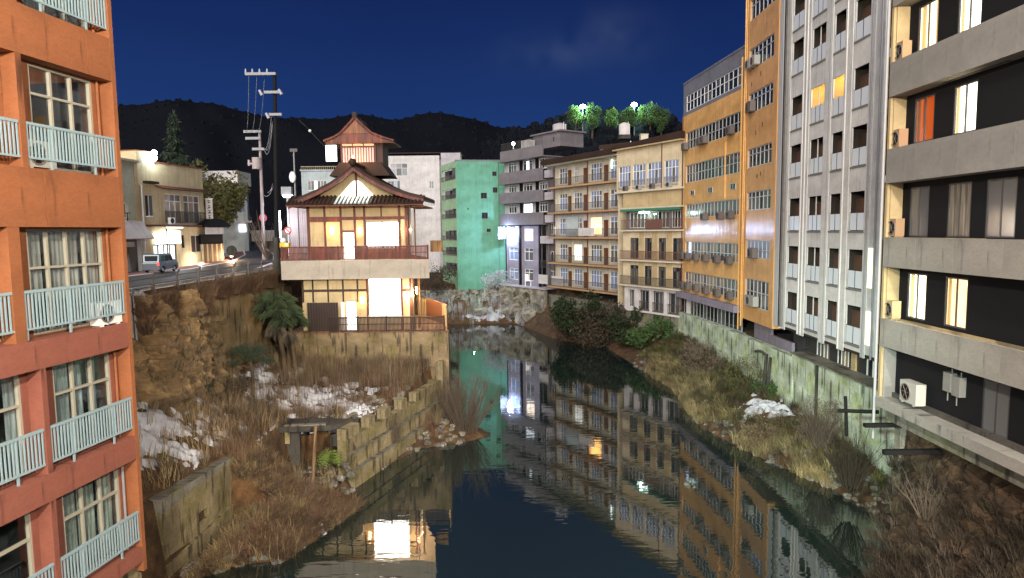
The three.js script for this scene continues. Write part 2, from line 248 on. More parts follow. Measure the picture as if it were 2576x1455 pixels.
// hills: two ridges of wooded land
function ridge(name, label, prof, Z0, Z1, floor, mat, seed) {
  // prof: [pixel x, pixel y] of the crest, at distance Z1; the slope runs down to Z0
  const xs = [], N = 150, R = 14, pos = [], uv = [], idx = [];
  const crest = (x) => { for (let i = 1; i < prof.length; i++) if (x <= prof[i][0]) { const [a, b] = prof[i - 1], [c, d] = prof[i], t = (x - a) / (c - a); return lerp(b, d, t * t * (3 - 2 * t)); } return prof[prof.length - 1][1]; };
  const x0 = prof[0][0], x1 = prof[prof.length - 1][0];
  for (let j = 0; j <= R + 4; j++) for (let i = 0; i <= N; i++) {
    const px = lerp(x0, x1, i / N), top = at(px, crest(px), Z1), t = Math.min(1, j / R), back = Math.max(0, j - R), Z = lerp(Z0, Z1, t) + back * 30, k = Z / Z1;
    const shape = sstep(0, 1, t) * 0.6 + t * 0.4, n = (fbm(i * 0.35 + seed, j * 0.6, 256, 5, 3) - 0.5) * Math.max(3, Z1 * 0.022);
    const y = lerp(floor, top.y, shape) - back * back * 4 + n * (t < 0.05 ? 0 : 1); pos.push(top.x * k, y, -Z); uv.push(top.x * k, Z);
    if (i && j) { const o = j * (N + 1) + i, a = o - N - 2, b = o - N - 1, c = o - 1; idx.push(a, b, c, b, o, c); }
  }
  const g = new THREE.BufferGeometry(); g.setAttribute('position', new THREE.Float32BufferAttribute(pos, 3)); g.setAttribute('uv', new THREE.Float32BufferAttribute(uv, 2)); g.setIndex(idx); g.computeVertexNormals(); g.userData.metric = true;
  const m = new THREE.Mesh(g, mat); m.name = numbered(name); m.userData = { kind: 'structure', label }; m.receiveShadow = true; scene.add(m);
  return { pos, N, R };
}
const far = ridge('hills', 'dark wooded hills behind the town', [[-900, 330], [-200, 300], [250, 285], [330, 268], [440, 252], [520, 262], [610, 282], [720, 300], [850, 301], [960, 296], [1090, 285], [1190, 299], [1300, 330], [1500, 350], [1900, 330], [2600, 360], [3400, 380]], 180, 430, 8, M.hill, 3);
const near = ridge('hill', 'dark wooded hill with two floodlights on its crest', [[1180, 420], [1250, 352], [1330, 318], [1420, 298], [1480, 287], [1590, 285], [1650, 291], [1720, 314], [1850, 350], [2100, 380]], 120, 170, 8, M.hill, 11);
{ // the woods on the hills: uneven crowns, far too many to count
  const r = rng(5), base = new THREE.IcosahedronGeometry(1, 1), p = base.attributes.position; for (let i = 0; i < p.count; i++) { const k = 0.75 + 0.5 * vnoise(p.getX(i) * 3 + 9, p.getY(i) * 3 + p.getZ(i) * 5, 64, 64); p.setXYZ(i, p.getX(i) * k, p.getY(i) * k * 1.25, p.getZ(i) * k); } base.computeVertexNormals();
  for (const [h, n, size, label] of [[far, 7000, 1.15, 'dark forest covering the far hills'], [near, 1500, 1.2, 'dark trees covering the floodlit hill']]) {
    const m = new THREE.InstancedMesh(metric(base.clone()), M.hill, n), o = new THREE.Object3D();
    for (let i = 0; i < n; i++) { const a = Math.floor(r() * (h.N + 1)), b = Math.floor(Math.sqrt(r()) * (h.R + 1)), q = (b * (h.N + 1) + a) * 3, s = size * (0.5 + r() * 0.75); o.position.set(h.pos[q] + (r() - 0.5) * size * 2, h.pos[q + 1] - s * 0.3 - 0.7, h.pos[q + 2] + (r() - 0.5) * size * 2); o.scale.set(s, s * (0.8 + r() * 0.6), s); o.rotation.y = r() * 6; o.updateMatrix(); m.setMatrixAt(i, o.matrix); }
    m.name = numbered('forest'); m.userData = { kind: 'stuff', label }; m.receiveShadow = true; scene.add(m);
  }
}
// ---------------------------------------------------------------- windows, rails, air conditioners
let paneRng = rng(31);
// a window: its frame with sash bars is the part, each pane a sub-part
function windowAt(parent, u, y, w, h, z, { cols = 2, rows = [1], frame = M.frameAlu, panes = [M.glassDark], t = 0.05, d = 0.07, pick, name = 'window' } = {}) {
  const g = [bx(u, u + w, y, y + t, z, z + d), bx(u, u + w, y + h - t, y + h, z, z + d), bx(u, u + t, y + t, y + h - t, z, z + d), bx(u + w - t, u + w, y + t, y + h - t, z, z + d)];
  const cw = (w - t) / cols; for (let i = 1; i < cols; i++) g.push(bx(u + i * cw, u + i * cw + t, y + t, y + h - t, z + 0.006, z + d - 0.006));
  const sum = rows.reduce((a, b) => a + b, 0), ys = [0]; rows.forEach((r) => ys.push(ys[ys.length - 1] + r / sum)); // shares from the sill up
  for (let j = 1; j < rows.length; j++) g.push(bx(u + t, u + w - t, y + ys[j] * h - t / 2, y + ys[j] * h + t / 2, z + 0.003, z + d - 0.003));
  const f = part(parent, name, g, frame);
  for (let i = 0; i < cols; i++) for (let j = 0; j < rows.length; j++) {
    const m = pick ? pick(i, j) : panes[Math.floor(paneRng() * panes.length)];
    piece(f, 'pane', u + i * cw + t * 0.6, u + (i + 1) * cw + t * 0.4, y + ys[j] * h + t * 0.4, y + ys[j + 1] * h - t * 0.4, z + 0.02, z + 0.03, m);
  }
  return f;
}
// a balcony railing along u: top rail and bottom rail, every upright a piece
function railing(parent, u0, u1, y0, y1, z, { mat = M.railBlue, step = 0.13, r = 0.012, top = 0.03, joined = false, name = 'railing', posts = 0 } = {}) {
  const g = [bx(u0, u1, y1 - top * 2, y1, z - top, z + top), bx(u0, u1, y0, y0 + 0.045, z - 0.018, z + 0.018)];
  for (let i = 0; i < posts; i++) { const u = lerp(u0, u1, (i + 0.5) / posts); g.push(bx(u - 0.025, u + 0.025, y0 - 0.22, y1 - top * 2, z - 0.035, z - 0.004)); }
  const n = Math.round((u1 - u0) / step), bars = []; for (let i = 0; i <= n; i++) bars.push(lerp(u0 + r * 2, u1 - r * 2, i / n));
  if (joined) for (const u of bars) g.push(bx(u - r, u + r, y0 + 0.04, y1 - top, z - r, z + r));
  const f = part(parent, name, g, mat);
  if (!joined) for (const u of bars) piece(f, 'baluster', u - r, u + r, y0 + 0.045, y1 - top * 2, z - r, z + r, mat);
  return f;
}
// an outdoor air conditioner box with its fan grille, standing free
let acProto = {};
function airConditioner(host, u, y, z, label, group, { w = 0.8, h = 0.58, d = 0.3, mat = M.acBody } = {}) {
  const key = [w, h, d, mat.uuid].join(); host.updateMatrixWorld(true); const p = host.localToWorld(V(u, y, z)); let o;
  if (!acProto[key]) {
    o = new THREE.Group(); const b = part(o, 'casing', [bx(-w / 2, w / 2, 0.04, h, -d / 2, d / 2), bx(-w * 0.4, -w * 0.3, 0, 0.04, -d / 2, d / 2), bx(w * 0.3, w * 0.4, 0, 0.04, -d / 2, d / 2)], mat);
    const ring = new THREE.TorusGeometry(h * 0.36, 0.02, 6, 20).translate(-w * 0.14, h * 0.52, d / 2 + 0.01); const f = part(o, 'fan_grille', [ring, ...[0, 1, 2].map((k) => bar(V(-w * 0.14 - Math.cos(k * 1.05) * h * 0.35, h * 0.52 - Math.sin(k * 1.05) * h * 0.35, d / 2 + 0.012), V(-w * 0.14 + Math.cos(k * 1.05) * h * 0.35, h * 0.52 + Math.sin(k * 1.05) * h * 0.35, d / 2 + 0.012), 0.008, 0.008, 4))], M.acDim);
    part(o, 'fan', new THREE.CircleGeometry(h * 0.35, 18).translate(-w * 0.14, h * 0.52, d / 2 + 0.004), M.black);
    acProto[key] = o; o.name = numbered('air_conditioner');
  } else { o = acProto[key].clone(); o.name = numbered('air_conditioner'); }
  o.position.copy(p); o.rotation.y = host.rotation.y; scene.add(o); return tag(o, label, 'air conditioner', group);
}
const ORD = ['first', 'second', 'third', 'fourth', 'fifth', 'sixth', 'seventh', 'eighth', 'ninth', 'tenth', 'eleventh', 'twelfth'];
function areaLight(parent, w, h, pos, look, color, k) { const l = new THREE.RectAreaLight(color, k, w, h); l.position.copy(pos); parent.add(l); parent.updateMatrixWorld(true); l.lookAt(parent.localToWorld(look.clone())); return l; }
function pointLight(parent, pos, color, k, r = 3) { const l = new THREE.PointLight(color, k, 0, 2); l.position.copy(pos); l.castShadow = true; l.shadow.radius = r; parent.add(l); return l; }
// ---------------------------------------------------------------- the orange apartment block on the left bank
{
  const t = facade('apartment_building', 'orange apartment block with pale blue balcony railings on the near left bank', 'building', ...[((320 - 1288) / 1650) * 17, -17], 0.128, -1);
  const floors = [[20.6, 21.6], [16.85, 17.9], [13.2, 14.47], [10.1, 10.74], [7.1, 7.73], [4.28, 4.68]]; // slab bands, top to bottom
  const R0 = -0.36; // back wall of the balconies
  const bays = [null, { u: -2.25, w: 1.85, pier: [-2.92, -2.77], cols: 3 }, { u: -2.62, w: 2.25, pier: [-3.42, -3.14], cols: 4 }, { u: -2.2, w: 1.8, pier: [-2.88, -2.74], cols: 3 }, { u: -2.2, w: 1.85, pier: [-2.88, -2.74], cols: 3 }];
  for (let i = 0; i < floors.length; i++) { const [a, b] = floors[i], js = [-8, -4.7 + (i % 3) * 0.12, -2.42 + (i % 2) * 0.3, -1.05 + (i % 3) * 0.14, 0]; for (let k = 1; k < 5; k++) piece(t, 'band_panel', js[k - 1] + 0.006, js[k] - (k < 4 ? 0.006 : 0), a, b, i === 5 ? -2 : R0, 0, i > 2 ? M.orangeCoolLit : M.orange); }
  part(t, 'corner_pier', bx(-0.13, 0.002, 4, 24, R0 - 0.3, 0.004), M.orange);
  part(t, 'end_wall', bx(-0.2, 0, -1, 24, -9, R0 - 0.3), M.orange);
  part(t, 'wall', bx(-8, 0, 20.6, 24, -0.7, R0 - 0.002), M.orange);
  for (let s = 0; s < 5; s++) { // storeys top to bottom, between band s (above) and s+1 (below)
    const y0 = floors[s + 1][1], y1 = floors[s][0], b = bays[s] || bays[1], holes = [[b.u, b.u + b.w, y0 + 0.05, y1 - 0.04]];
    if (s === 2) holes.push([-5.6, -3.25, y0 + 0.05, y1 - 0.04]); if (s > 2) holes.push([-6, -3.05, y0 + 0.05, y1 - 0.04]);
    if (s < 2) holes.push([-6, -3.6, y0 + 0.05, y1 - 0.04]);
    part(t, 'wall', wallWith(-8, -0.13, y0, y1, R0, 0.16, holes), s > 2 ? M.orangeCoolLit : M.orange);
    part(t, 'pier', bx(b.pier[0], b.pier[1], y0, y1, R0 + 0.001, -0.012), s > 2 ? M.orangeCoolLit : M.orange);
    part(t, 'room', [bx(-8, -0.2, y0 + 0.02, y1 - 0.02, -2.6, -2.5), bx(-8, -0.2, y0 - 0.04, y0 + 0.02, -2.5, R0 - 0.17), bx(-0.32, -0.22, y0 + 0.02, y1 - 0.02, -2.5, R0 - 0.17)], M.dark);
    part(t, 'drainpipe', bar(V(-0.3, y0, R0 + 0.07), V(-0.3, y1, R0 + 0.07), 0.035, 0.035, 8), s === 4 ? M.galv : M.orange);
    const rows = s === 1 ? [1.6, 0.62] : s === 2 ? [1.55, 0.9] : [1.9, 0.9];
    for (const [hu0, hu1, hy0, hy1] of holes) windowAt(t, hu0, hy0, hu1 - hu0, hy1 - hy0, R0 - 0.11, { cols: hu0 === b.u ? b.cols : 3, rows, frame: M.frameCream, panes: [M.pane], t: 0.055, d: 0.09 });
    // curtains hang just behind the glass
    const cm = [M.curtainGrey, M.curtainGrey, M.curtainGrey, M.curtainTeal, M.curtainGreen][s]; let seed = rng(40 + s);
    if (s > 1) for (const [hu0, hu1, hy0, hy1] of holes) { const g = []; let u = hu0 + 0.04; while (u < hu1 - 0.2) { const w = 0.32 + seed() * 0.3; if (seed() < (s === 2 ? 0.75 : 0.85)) { const sh = new THREE.PlaneGeometry(w, hy1 - hy0 - 0.08, 12, 1), p = sh.attributes.position; for (let k = 0; k < p.count; k++) p.setZ(k, Math.sin(p.getX(k) * 46 + s) * 0.018); sh.computeVertexNormals(); g.push(sh.translate(u + w / 2, (hy0 + hy1) / 2 - 0.02, R0 - 0.2)); } u += w + 0.02 + seed() * 0.12; } part(t, 'curtain', g, cm); }
    // railings, one length per bay
    const ry0 = y0 + (s === 0 ? 0.2 : 0.2), ry1 = s === 0 ? 19.0 : [0, 15.45, 11.84, 8.77, 5.68][s];
    if (s === 2) railing(t, -7.2, -0.14, y0 + 0.24, ry1, -0.05, { posts: 6, step: 0.095, r: 0.014 });
    else { railing(t, b.pier[1] + 0.02, -0.14, ry0, ry1, -0.05, { posts: 2, step: 0.095, r: 0.014 }); railing(t, -7, b.pier[0] - 0.02, ry0, ry1, -0.05, { posts: 3, step: 0.095, r: 0.014 }); }
  }
  part(t, 'foundation', bx(-8, 0.1, -1, 4.28, -3, -0.25), M.stoneWall);
  airConditioner(t, -2.35, 14.47, -0.2, 'pale air conditioner behind the railing under the six paned dark window', undefined, { w: 0.78, h: 0.62, d: 0.25, mat: M.acBody });
  airConditioner(t, -0.62, 10.74, -0.2, 'pale air conditioner at the corner behind the long middle railing', undefined, { w: 0.8, h: 0.6, d: 0.25, mat: M.whiteGlossy });
}
// ---------------------------------------------------------------- the grey hotel on the near right
{
  const t = facade('hotel_building', 'grey hotel with long concrete balcony bands and black walls on the near right', 'building', 12.6, -22, 0, 1);
  const bands = [[20.14, 21.3], [17.25, 18.36], [14.42, 15.55], [11.63, 12.62], [8.92, 9.86]], D = -0.55, U0 = -0.22, U1 = 9;
  bands.forEach(([a, b], i) => { const js = [U0, 1.35 + (i % 2) * 0.2, 3.3, 5.2 + (i % 3) * 0.1, U1]; for (let k = 1; k < 5; k++) piece(t, 'band_panel', js[k - 1] + (k > 1 ? 0.005 : 0), js[k] - 0.005, a, b, -0.14, 0, i > 2 ? M.bandWet : M.band); part(t, 'balcony_floor', bx(U0, U1, a, a + 0.14, D, -0.141), M.band); });
  part(t, 'ledge', [bx(U0, U1, 6.82, 7.14, D - 0.6, 0.05)], M.bandWet);
  part(t, 'end_pier', bx(U0 - 0.1, U0 + 0.02, 7.14, 25, D - 8, -0.05), M.creamDim);  // cream stands for yellow window light on the end wall
  part(t, 'drainpipe', [bar(V(U0 - 0.16, 5.6, 0.02), V(U0 - 0.16, 25, 0.02), 0.05, 0.05, 8)], M.galv);
  part(t, 'drainpipe', [bar(V(U0 - 0.32, 8.9, -0.1), V(U0 - 0.32, 25, -0.1), 0.04, 0.04, 8)], M.creamDim);
  const ys = [[18.36, 20.14], [15.55, 17.25], [12.62, 14.42], [9.86, 11.63], [7.14, 8.92]];
  const warm = glow([1, 0.82, 0.46], 1.9), white = glow([1, 0.93, 0.72], 2.4), red = glow([0.5, 0.07, 0.004], 0.7, [0.3, 0.05, 0.01]), amber = glow([1, 0.58, 0.2], 1.25);
  const lit = [[warm, white], [red, white], [null, null, null], [white, amber], []];
  for (let s = 0; s < 5; s++) {
    const [y0, y1] = ys[s], holes = []; const W = s === 2 ? [[0.25, 1.25], [2.15, 3.15], [3.75, 4.85], [5.6, 6.6]] : s === 4 ? [[4.0, 5.0], [5.6, 6.6]] : [[0.3, 1.32], [2.2, 3.2]];
    for (const [a, b] of W) holes.push([a, b, s === 4 ? y0 + 0.02 : y0 + (s === 2 ? 0.02 : 0.1), y1 - 0.18]);
    part(t, 'wall', wallWith(U0, U1, y0, y1, D, 0.06, holes), M.cladding);
    part(t, 'return_wall', bx(U0 + 0.02, U0 + 0.07, y0, y1, D, -0.14), s === 4 ? M.band : M.creamDim);  // cream colour carries the yellow window light on these returns
    if (s === 0 || s === 1) part(t, 'soffit_lamp', bx(2.0, 4.6, y1 - 0.02, y1 - 0.005, D + 0.15, D + 0.2), M.frameDark);
    W.forEach(([a, b], i) => {
      const hy0 = holes[i][2], hy1 = holes[i][3], m = lit[s][i];
      windowAt(t, a, hy0, b - a, hy1 - hy0, D - 0.06, { cols: 2, rows: [1], frame: M.frameDark, t: 0.045, d: 0.05, panes: m ? [M.pane] : [[M.glassGrey, M.glassCurtain, M.glassGrey][i % 3]] });
      if (m) { // a lit room: bright back wall, curtains drawn to the sides
        const room = part(t, 'lit_room', [bx(a - 0.4, b + 0.05, hy0 - 0.05, hy1 + 0.05, D - 0.2, D - 0.17)], m);
        const g = []; for (const [c, w] of s === 0 && i === 0 ? [[a + 0.16, 0.26], [b - 0.16, 0.28]] : s === 1 && i === 1 ? [[a + 0.05, 0.12]] : s === 3 && i === 0 ? [[a + 0.12, 0.2], [b - 0.1, 0.18]] : [[a + 0.08, 0.12]]) { const sh = new THREE.PlaneGeometry(w, hy1 - hy0 - 0.04, 8, 1), p = sh.attributes.position; for (let k = 0; k < p.count; k++) p.setZ(k, Math.sin(p.getX(k) * 60) * 0.02); sh.computeVertexNormals(); g.push(sh.translate(c, (hy0 + hy1) / 2, D - 0.11)); }
        part(t, 'curtain', g, new THREE.MeshPhysicalMaterial({ color: s === 1 && i === 0 ? col(0.22, 0.035, 0.004) : col(0.6, 0.45, 0.25), roughness: 1, transmission: 0.4, thickness: 0, side: THREE.DoubleSide }));
        areaLight(t, b - a, hy1 - hy0, V((a + b) / 2, (hy0 + hy1) / 2, D + 0.04), V((a + b) / 2, (hy0 + hy1) / 2, 5), s === 1 && i === 0 ? 0xd0551a : i === 1 && s === 3 ? 0xffb45e : 0xffdf9e, s === 1 && i === 0 ? 0.5 : 1.6);
      }
    });
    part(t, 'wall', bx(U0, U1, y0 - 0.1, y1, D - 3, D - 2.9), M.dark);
  }
  part(t, 'gas_box', [bx(2.6, 2.93, 8.05, 8.62, D, D + 0.2), bar(V(2.7, 7.75, D + 0.1), V(2.7, 8.05, D + 0.1), 0.02), bar(V(2.85, 8.62, D + 0.1), V(2.85, 8.75, D + 0.1), 0.02)], M.band);
  part(t, 'gas_box', [bx(3.0, 3.33, 8.0, 8.58, D, D + 0.2), bar(V(3.1, 7.7, D + 0.1), V(3.1, 8.0, D + 0.1), 0.02), bar(V(3.25, 8.58, D + 0.1), V(3.25, 8.72, D + 0.1), 0.02)], M.band);
  part(t, 'wall_plinth', bx(U0 + 0.1, U1, 7.14, 7.3, D, D + 0.12), M.darkConcrete);
  part(t, 'slab', bx(U0, U1, 6.3, 6.82, -6, -0.35), M.greyConcrete); part(t, 'support_pillar', bx(-1.0, -0.65, -1, 6.3, -1.5, -1.1), M.greyConcrete);
  part(t, 'roof', bx(U0, U1, 24.4, 25, -8, 0), M.band); part(t, 'wall', bx(U0, U1, 21.3, 24.4, D - 0.2, D), M.cladding);
  ['topmost', 'second', 'third', 'fourth'].forEach((n, i) => airConditioner(t, 0.0, ys[i][0] + 0.001, -0.3, `air conditioner at the far end of the grey hotel's ${['top', 'second', 'third', 'lowest'][i]} balcony in view`, 'air conditioners on the grey hotel balconies', { w: 0.36, h: 0.62, d: 0.3, mat: i < 3 ? M.acWarm : M.creamDim }));
  airConditioner(t, 1.4, 7.3, -0.2, 'large grey air conditioner standing on the lowest ledge of the grey hotel', undefined, { w: 0.85, h: 0.72, d: 0.32, mat: M.acBody });
  // steel beams that stick out from under the ledge
  const b1 = part(scene, 'steel_beam', [bar(at(2108, 1034, 24), at(2212, 1037, 23.2), 0.075, 0.075, 6), bar(at(2128, 998, 23.9), at(2131, 1098, 23.9), 0.06, 0.06, 6)], M.steelDark); tag(b1, 'black steel beam crossing an upright post beside the white drainpipe', 'beam');
  const b2 = part(scene, 'steel_beam', bx(11.95, 13.6, 6.18, 6.3, -21.9, -21.72), M.steelDark); tag(b2, 'black steel beam directly under the corner of the concrete ledge', 'beam');
  const b3 = part(scene, 'steel_beam', bx(11.6, 13.4, 5.85, 6.0, -20.1, -19.95), M.steelDark); tag(b3, 'lowest black steel beam standing out over the bare soil bank', 'beam');
}
// ---------------------------------------------------------------- the pale tower with open balconies
{
  const t = facade('tower_building', 'pale grey tower block with a grid of open balconies and frosted panels', 'building', 18, -43.2, 0, 1);
  const cols = [[0.5, 2.02], [3.27, 4.92], [5.95, 7.14], [8.15, 9.6]], sills = [6.78, 9.74, 12.76, 16.12, 19.12, 22.55, 25.3], H = 2.05, D = -1.5, U0 = -0.35, U1 = 10.95, TOP = 31;
  const holes = []; for (const y of sills) for (const [a, b] of cols) holes.push([a, b, y, y + H]); for (const [a, b] of cols) holes.push([a, b, 28.4, 30.4]);
  part(t, 'wall', wallWith(U0, U1, 6.46, TOP, 0, 0.07, holes), M.tower);
  const ym = [...sills, 28.4];
  part(t, 'floor_slab', ym.map((y) => bx(U0, U1, y - 0.5, y - 0.06, D, -0.08)), M.recess);  // slabs, partitions and unlit back walls darkened to deepen the balcony shade
  const lit = glow([1, 0.78, 0.3], 1.1);
  ym.forEach((y, s) => cols.forEach(([a, b], c) => {
    const on = s === 4 && (c === 1 || c === 2);
    piece(t, 'balcony_back_wall', a - 1.6, b + 0.35, y - 0.06, y + 2.5, D - 0.1, D, on ? M.buff : M.recess); if (!on) piece(t, 'lower_back_wall', a - 0.25, b + 0.2, y - 0.05, y + 1.72, -0.5, -0.46, (s * 3 + c * 2) % 5 ? M.cellBrown : M.brownWall);  // lower back wall painted brown as lit, the rest dark as shade
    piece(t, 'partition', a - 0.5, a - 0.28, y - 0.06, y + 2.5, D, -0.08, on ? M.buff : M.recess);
    if (c % 2 || c === 2) piece(t, 'balcony_post', c === 1 ? a + 0.62 : b - 0.28, c === 1 ? a + 0.67 : b - 0.23, y + 0.9, y + H, -0.2, -0.15, M.tower);
    const w = (b - a) / (c === 3 || c === 0 ? 2 : c === 1 ? 3 : 2), n = Math.round((b - a) / w);
    for (let k = 0; k < n; k++) piece(t, 'frosted_panel', a + k * w + 0.02, a + (k + 1) * w - 0.02, y + 0.04, y + 0.93, -0.055, -0.03, M.frosted);
    for (let k = 0; k <= n; k++) piece(t, 'shade_strip', a + k * w - 0.025, a + k * w + 0.025, y + 0.02, y + 0.98, -0.05, -0.02, M.frameDark);  // dark strips stand for the shadowed reveals beside the panels
    piece(t, 'sill', a - 0.04, b + 0.04, y - 0.1, y, -0.06, 0.05, M.band);
    if (on) { const f = piece(t, 'ceiling_lamp', a + 0.4, b - 0.4, y + 2.3, y + 2.36, D + 0.35, D + 0.8, glow([1, 0.85, 0.45], 2.6)); pointLight(t, V((a + b) / 2, y + 2.2, D + 0.55), 0xffcf70, 7, 4); }
  }));
  // upright ribs and pipes between the balconies
  for (const [u, r, m] of [[-0.22, 0.1, M.towerTrim], [2.35, 0.05, M.towerTrim], [2.55, 0.05, M.galv], [2.75, 0.04, M.towerTrim], [5.62, 0.03, M.galv], [7.45, 0.04, M.towerTrim], [9.95, 0.05, M.galv], [10.78, 0.05, M.galv]]) part(t, 'drainpipe', bar(V(u, 6.3, 0.04 + 0.4 * r), V(u, TOP, 0.04 + 0.4 * r), r, r, 8), m);
  for (const [u0, u1] of [[-0.35, 0.36], [2.16, 3.1], [5.06, 5.8], [7.28, 8.0], [9.74, 10.15]]) piece(t, 'pier', u0, u1, 6.25, TOP, 0, 0.04, M.tower);
  part(t, 'end_wall', bx(U0, U0 + 0.2, 6.46, TOP, -10, -0.19), M.tower); part(t, 'roof', bx(U0, U1, TOP, TOP + 0.3, -10, 0.1), M.tower);
  // low storey set back above the river wall
  const wy = 4.95; part(t, 'lower_wall', wallWith(U0, U1, 4.6, 6.46, -0.9, 0.2, [[1.2, 2.0, wy + 0.2, 6.2], [2.9, 4.7, wy, 6.35], [5.5, 7.1, wy, 6.35], [8.7, 9.9, wy, 6.2]]), M.frameDark);
  windowAt(t, 2.9, wy, 1.8, 1.4, -1.02, { cols: 4, frame: M.frameWhite, panes: [M.glassWarm, M.glassGrey] }); windowAt(t, 5.5, wy, 1.6, 1.4, -1.02, { cols: 4, frame: M.frameWhite, panes: [M.glassWarm, M.glassDark] });
  windowAt(t, 8.7, wy, 1.2, 1.25, -0.98, { cols: 2, frame: M.whiteGlossy, panes: [M.glassDark], t: 0.08 }); windowAt(t, 1.2, wy + 0.2, 0.8, 1.05, -1.02, { cols: 2, frame: M.frameDark, panes: [M.glassDark] });
  part(t, 'window_ledge', [bx(2.8, 4.8, wy - 0.12, wy - 0.01, -0.9, -0.6), bx(5.4, 7.2, wy - 0.12, wy - 0.01, -0.9, -0.6)], M.paleBlue);
  part(t, 'lower_pier', bx(7.3, 7.75, 4.6, 6.46, -0.9, -0.8), M.buff); part(t, 'soffit', bx(U0, U1, 6.3, 6.45, -1.1, -0.19), M.tower);
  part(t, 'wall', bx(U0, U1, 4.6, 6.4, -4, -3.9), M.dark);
  // yellow lit stair strip at its near edge
  part(t, 'stair_wall', bx(10.96, 11.9, 6.46, TOP, -1.4, -1.2), M.cream);
  for (const [a, b] of [[7.0, 8.7], [9.9, 11.9]]) { part(t, 'lit_stair_window', bx(10.22, 10.6, a, b, 0.001, 0.05), glow([1, 0.82, 0.4], a < 9 ? 1.5 : 1.2)); }
  areaLight(t, 0.5, 4, V(10.4, 9.6, 0.1), V(10.4, 9.6, 4), 0xffd27a, 2.2);
}
// ---------------------------------------------------------------- the orange block in two sections
function orangeAC(t, list, y, z, row, mat) { list.forEach((u, i) => airConditioner(t, u, y, z, `${ORD[i]} dark air conditioner from the left below the ${row} window band of the orange block`, 'air conditioners on the orange block', { w: 0.85, h: 0.66, d: 0.42, mat: mat || M.acDim })); }
{
  const t = facade('tall_orange_building', 'tall narrow orange building with stacked window strips beside the pale tower', 'building', 17.6, -49.9, 0, 1);
  const rows = [[27.95, 29.4], [24.4, 25.9], [21.3, 22.72], [17.37, 18.74], [14.26, 15.62], [10.8, 12.08], [7.2, 9.25]], U0 = 0, U1 = 5.9, a = 0.62, b = 5.15;
  part(t, 'wall', wallWith(U0, U1, 6.13, 33, 0, 0.2, rows.map(([c, d]) => [a, b, c, d])), M.tangerine2);
  rows.forEach(([c, d], i) => windowAt(t, a, c, b - a, d - c, -0.14, { cols: 6, rows: i === 6 ? [1, 0.8] : i === 5 ? [0.8, 1] : [1.5, 0.7], frame: M.frameAlu, t: 0.06, panes: i === 5 ? [M.glassBlue, M.glassDark, M.glassBlue] : i === 4 || i === 6 ? [M.glassGrey, M.glassDark] : [M.glassDark] }));
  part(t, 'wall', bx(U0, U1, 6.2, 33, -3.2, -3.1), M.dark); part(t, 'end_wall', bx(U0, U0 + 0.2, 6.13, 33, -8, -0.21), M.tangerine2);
  part(t, 'soffit', bx(U0, U1, 6.13, 6.4, -3, -0.21), M.tangerine2);
  for (const [u, y] of [[2.2, 19.6], [3.4, 20.0], [2.6, 16.5], [3.2, 16.6], [2.9, 23.6], [1.2, 23.2]]) piece(t, 'vent', u, u + 0.08, y, y + 0.3, 0, 0.03, M.timberOrange);
  part(t, 'corner_pipe', [bar(V(0.1, 5.5, 0.1), V(0.1, 33, 0.1), 0.06, 0.06, 8), bar(V(0.36, 6, 0.08), V(0.36, 31, 0.08), 0.035, 0.035, 8)], M.tangerine);
  part(t, 'side_pipe', [6.0, 6.22, 6.45].map((u) => bar(V(u, 6.4, -0.1), V(u, 33, -0.1), 0.06, 0.06, 8)), M.galv);
  part(t, 'gap_wall', bx(5.9, 6.75, 6.4, 33, -0.5, -0.35), M.darkConcrete); part(t, 'light_strip', bx(6.55, 6.75, 6.4, 33, -0.35, -0.2), M.band);
  part(t, 'lower_wall', [bx(U0, 3.2, 4.6, 6.12, -1.2, -1), bx(3.2, 6.8, 4.6, 5.3, -1.2, -1)], M.purple); part(t, 'wall', bx(3, 7, 4.6, 6.4, -2.6, -2.5), M.dark);
  [1.3, 2.3].forEach((u, i) => airConditioner(t, u, 24.42, 0.2, `${['left', 'right'][i]} air conditioner of the pair below the tall orange building's second window strip`, 'air conditioners on the tall orange building', { w: 0.85, h: 0.66, d: 0.42 }));
  [[21.32, 'third'], [10.82, 'sixth'], [7.22, 'lowest']].forEach(([y, n], k) => airConditioner(t, k ? 2.6 : 1.6, y - (k === 2 ? -0.1 : 0.02), 0.22, `air conditioner under the tall orange building's ${n} window strip`, 'air conditioners on the tall orange building', { w: k === 2 ? 1.7 : 1, h: 0.75, d: 0.4, mat: k === 2 ? M.acBody : M.acDim }));
}
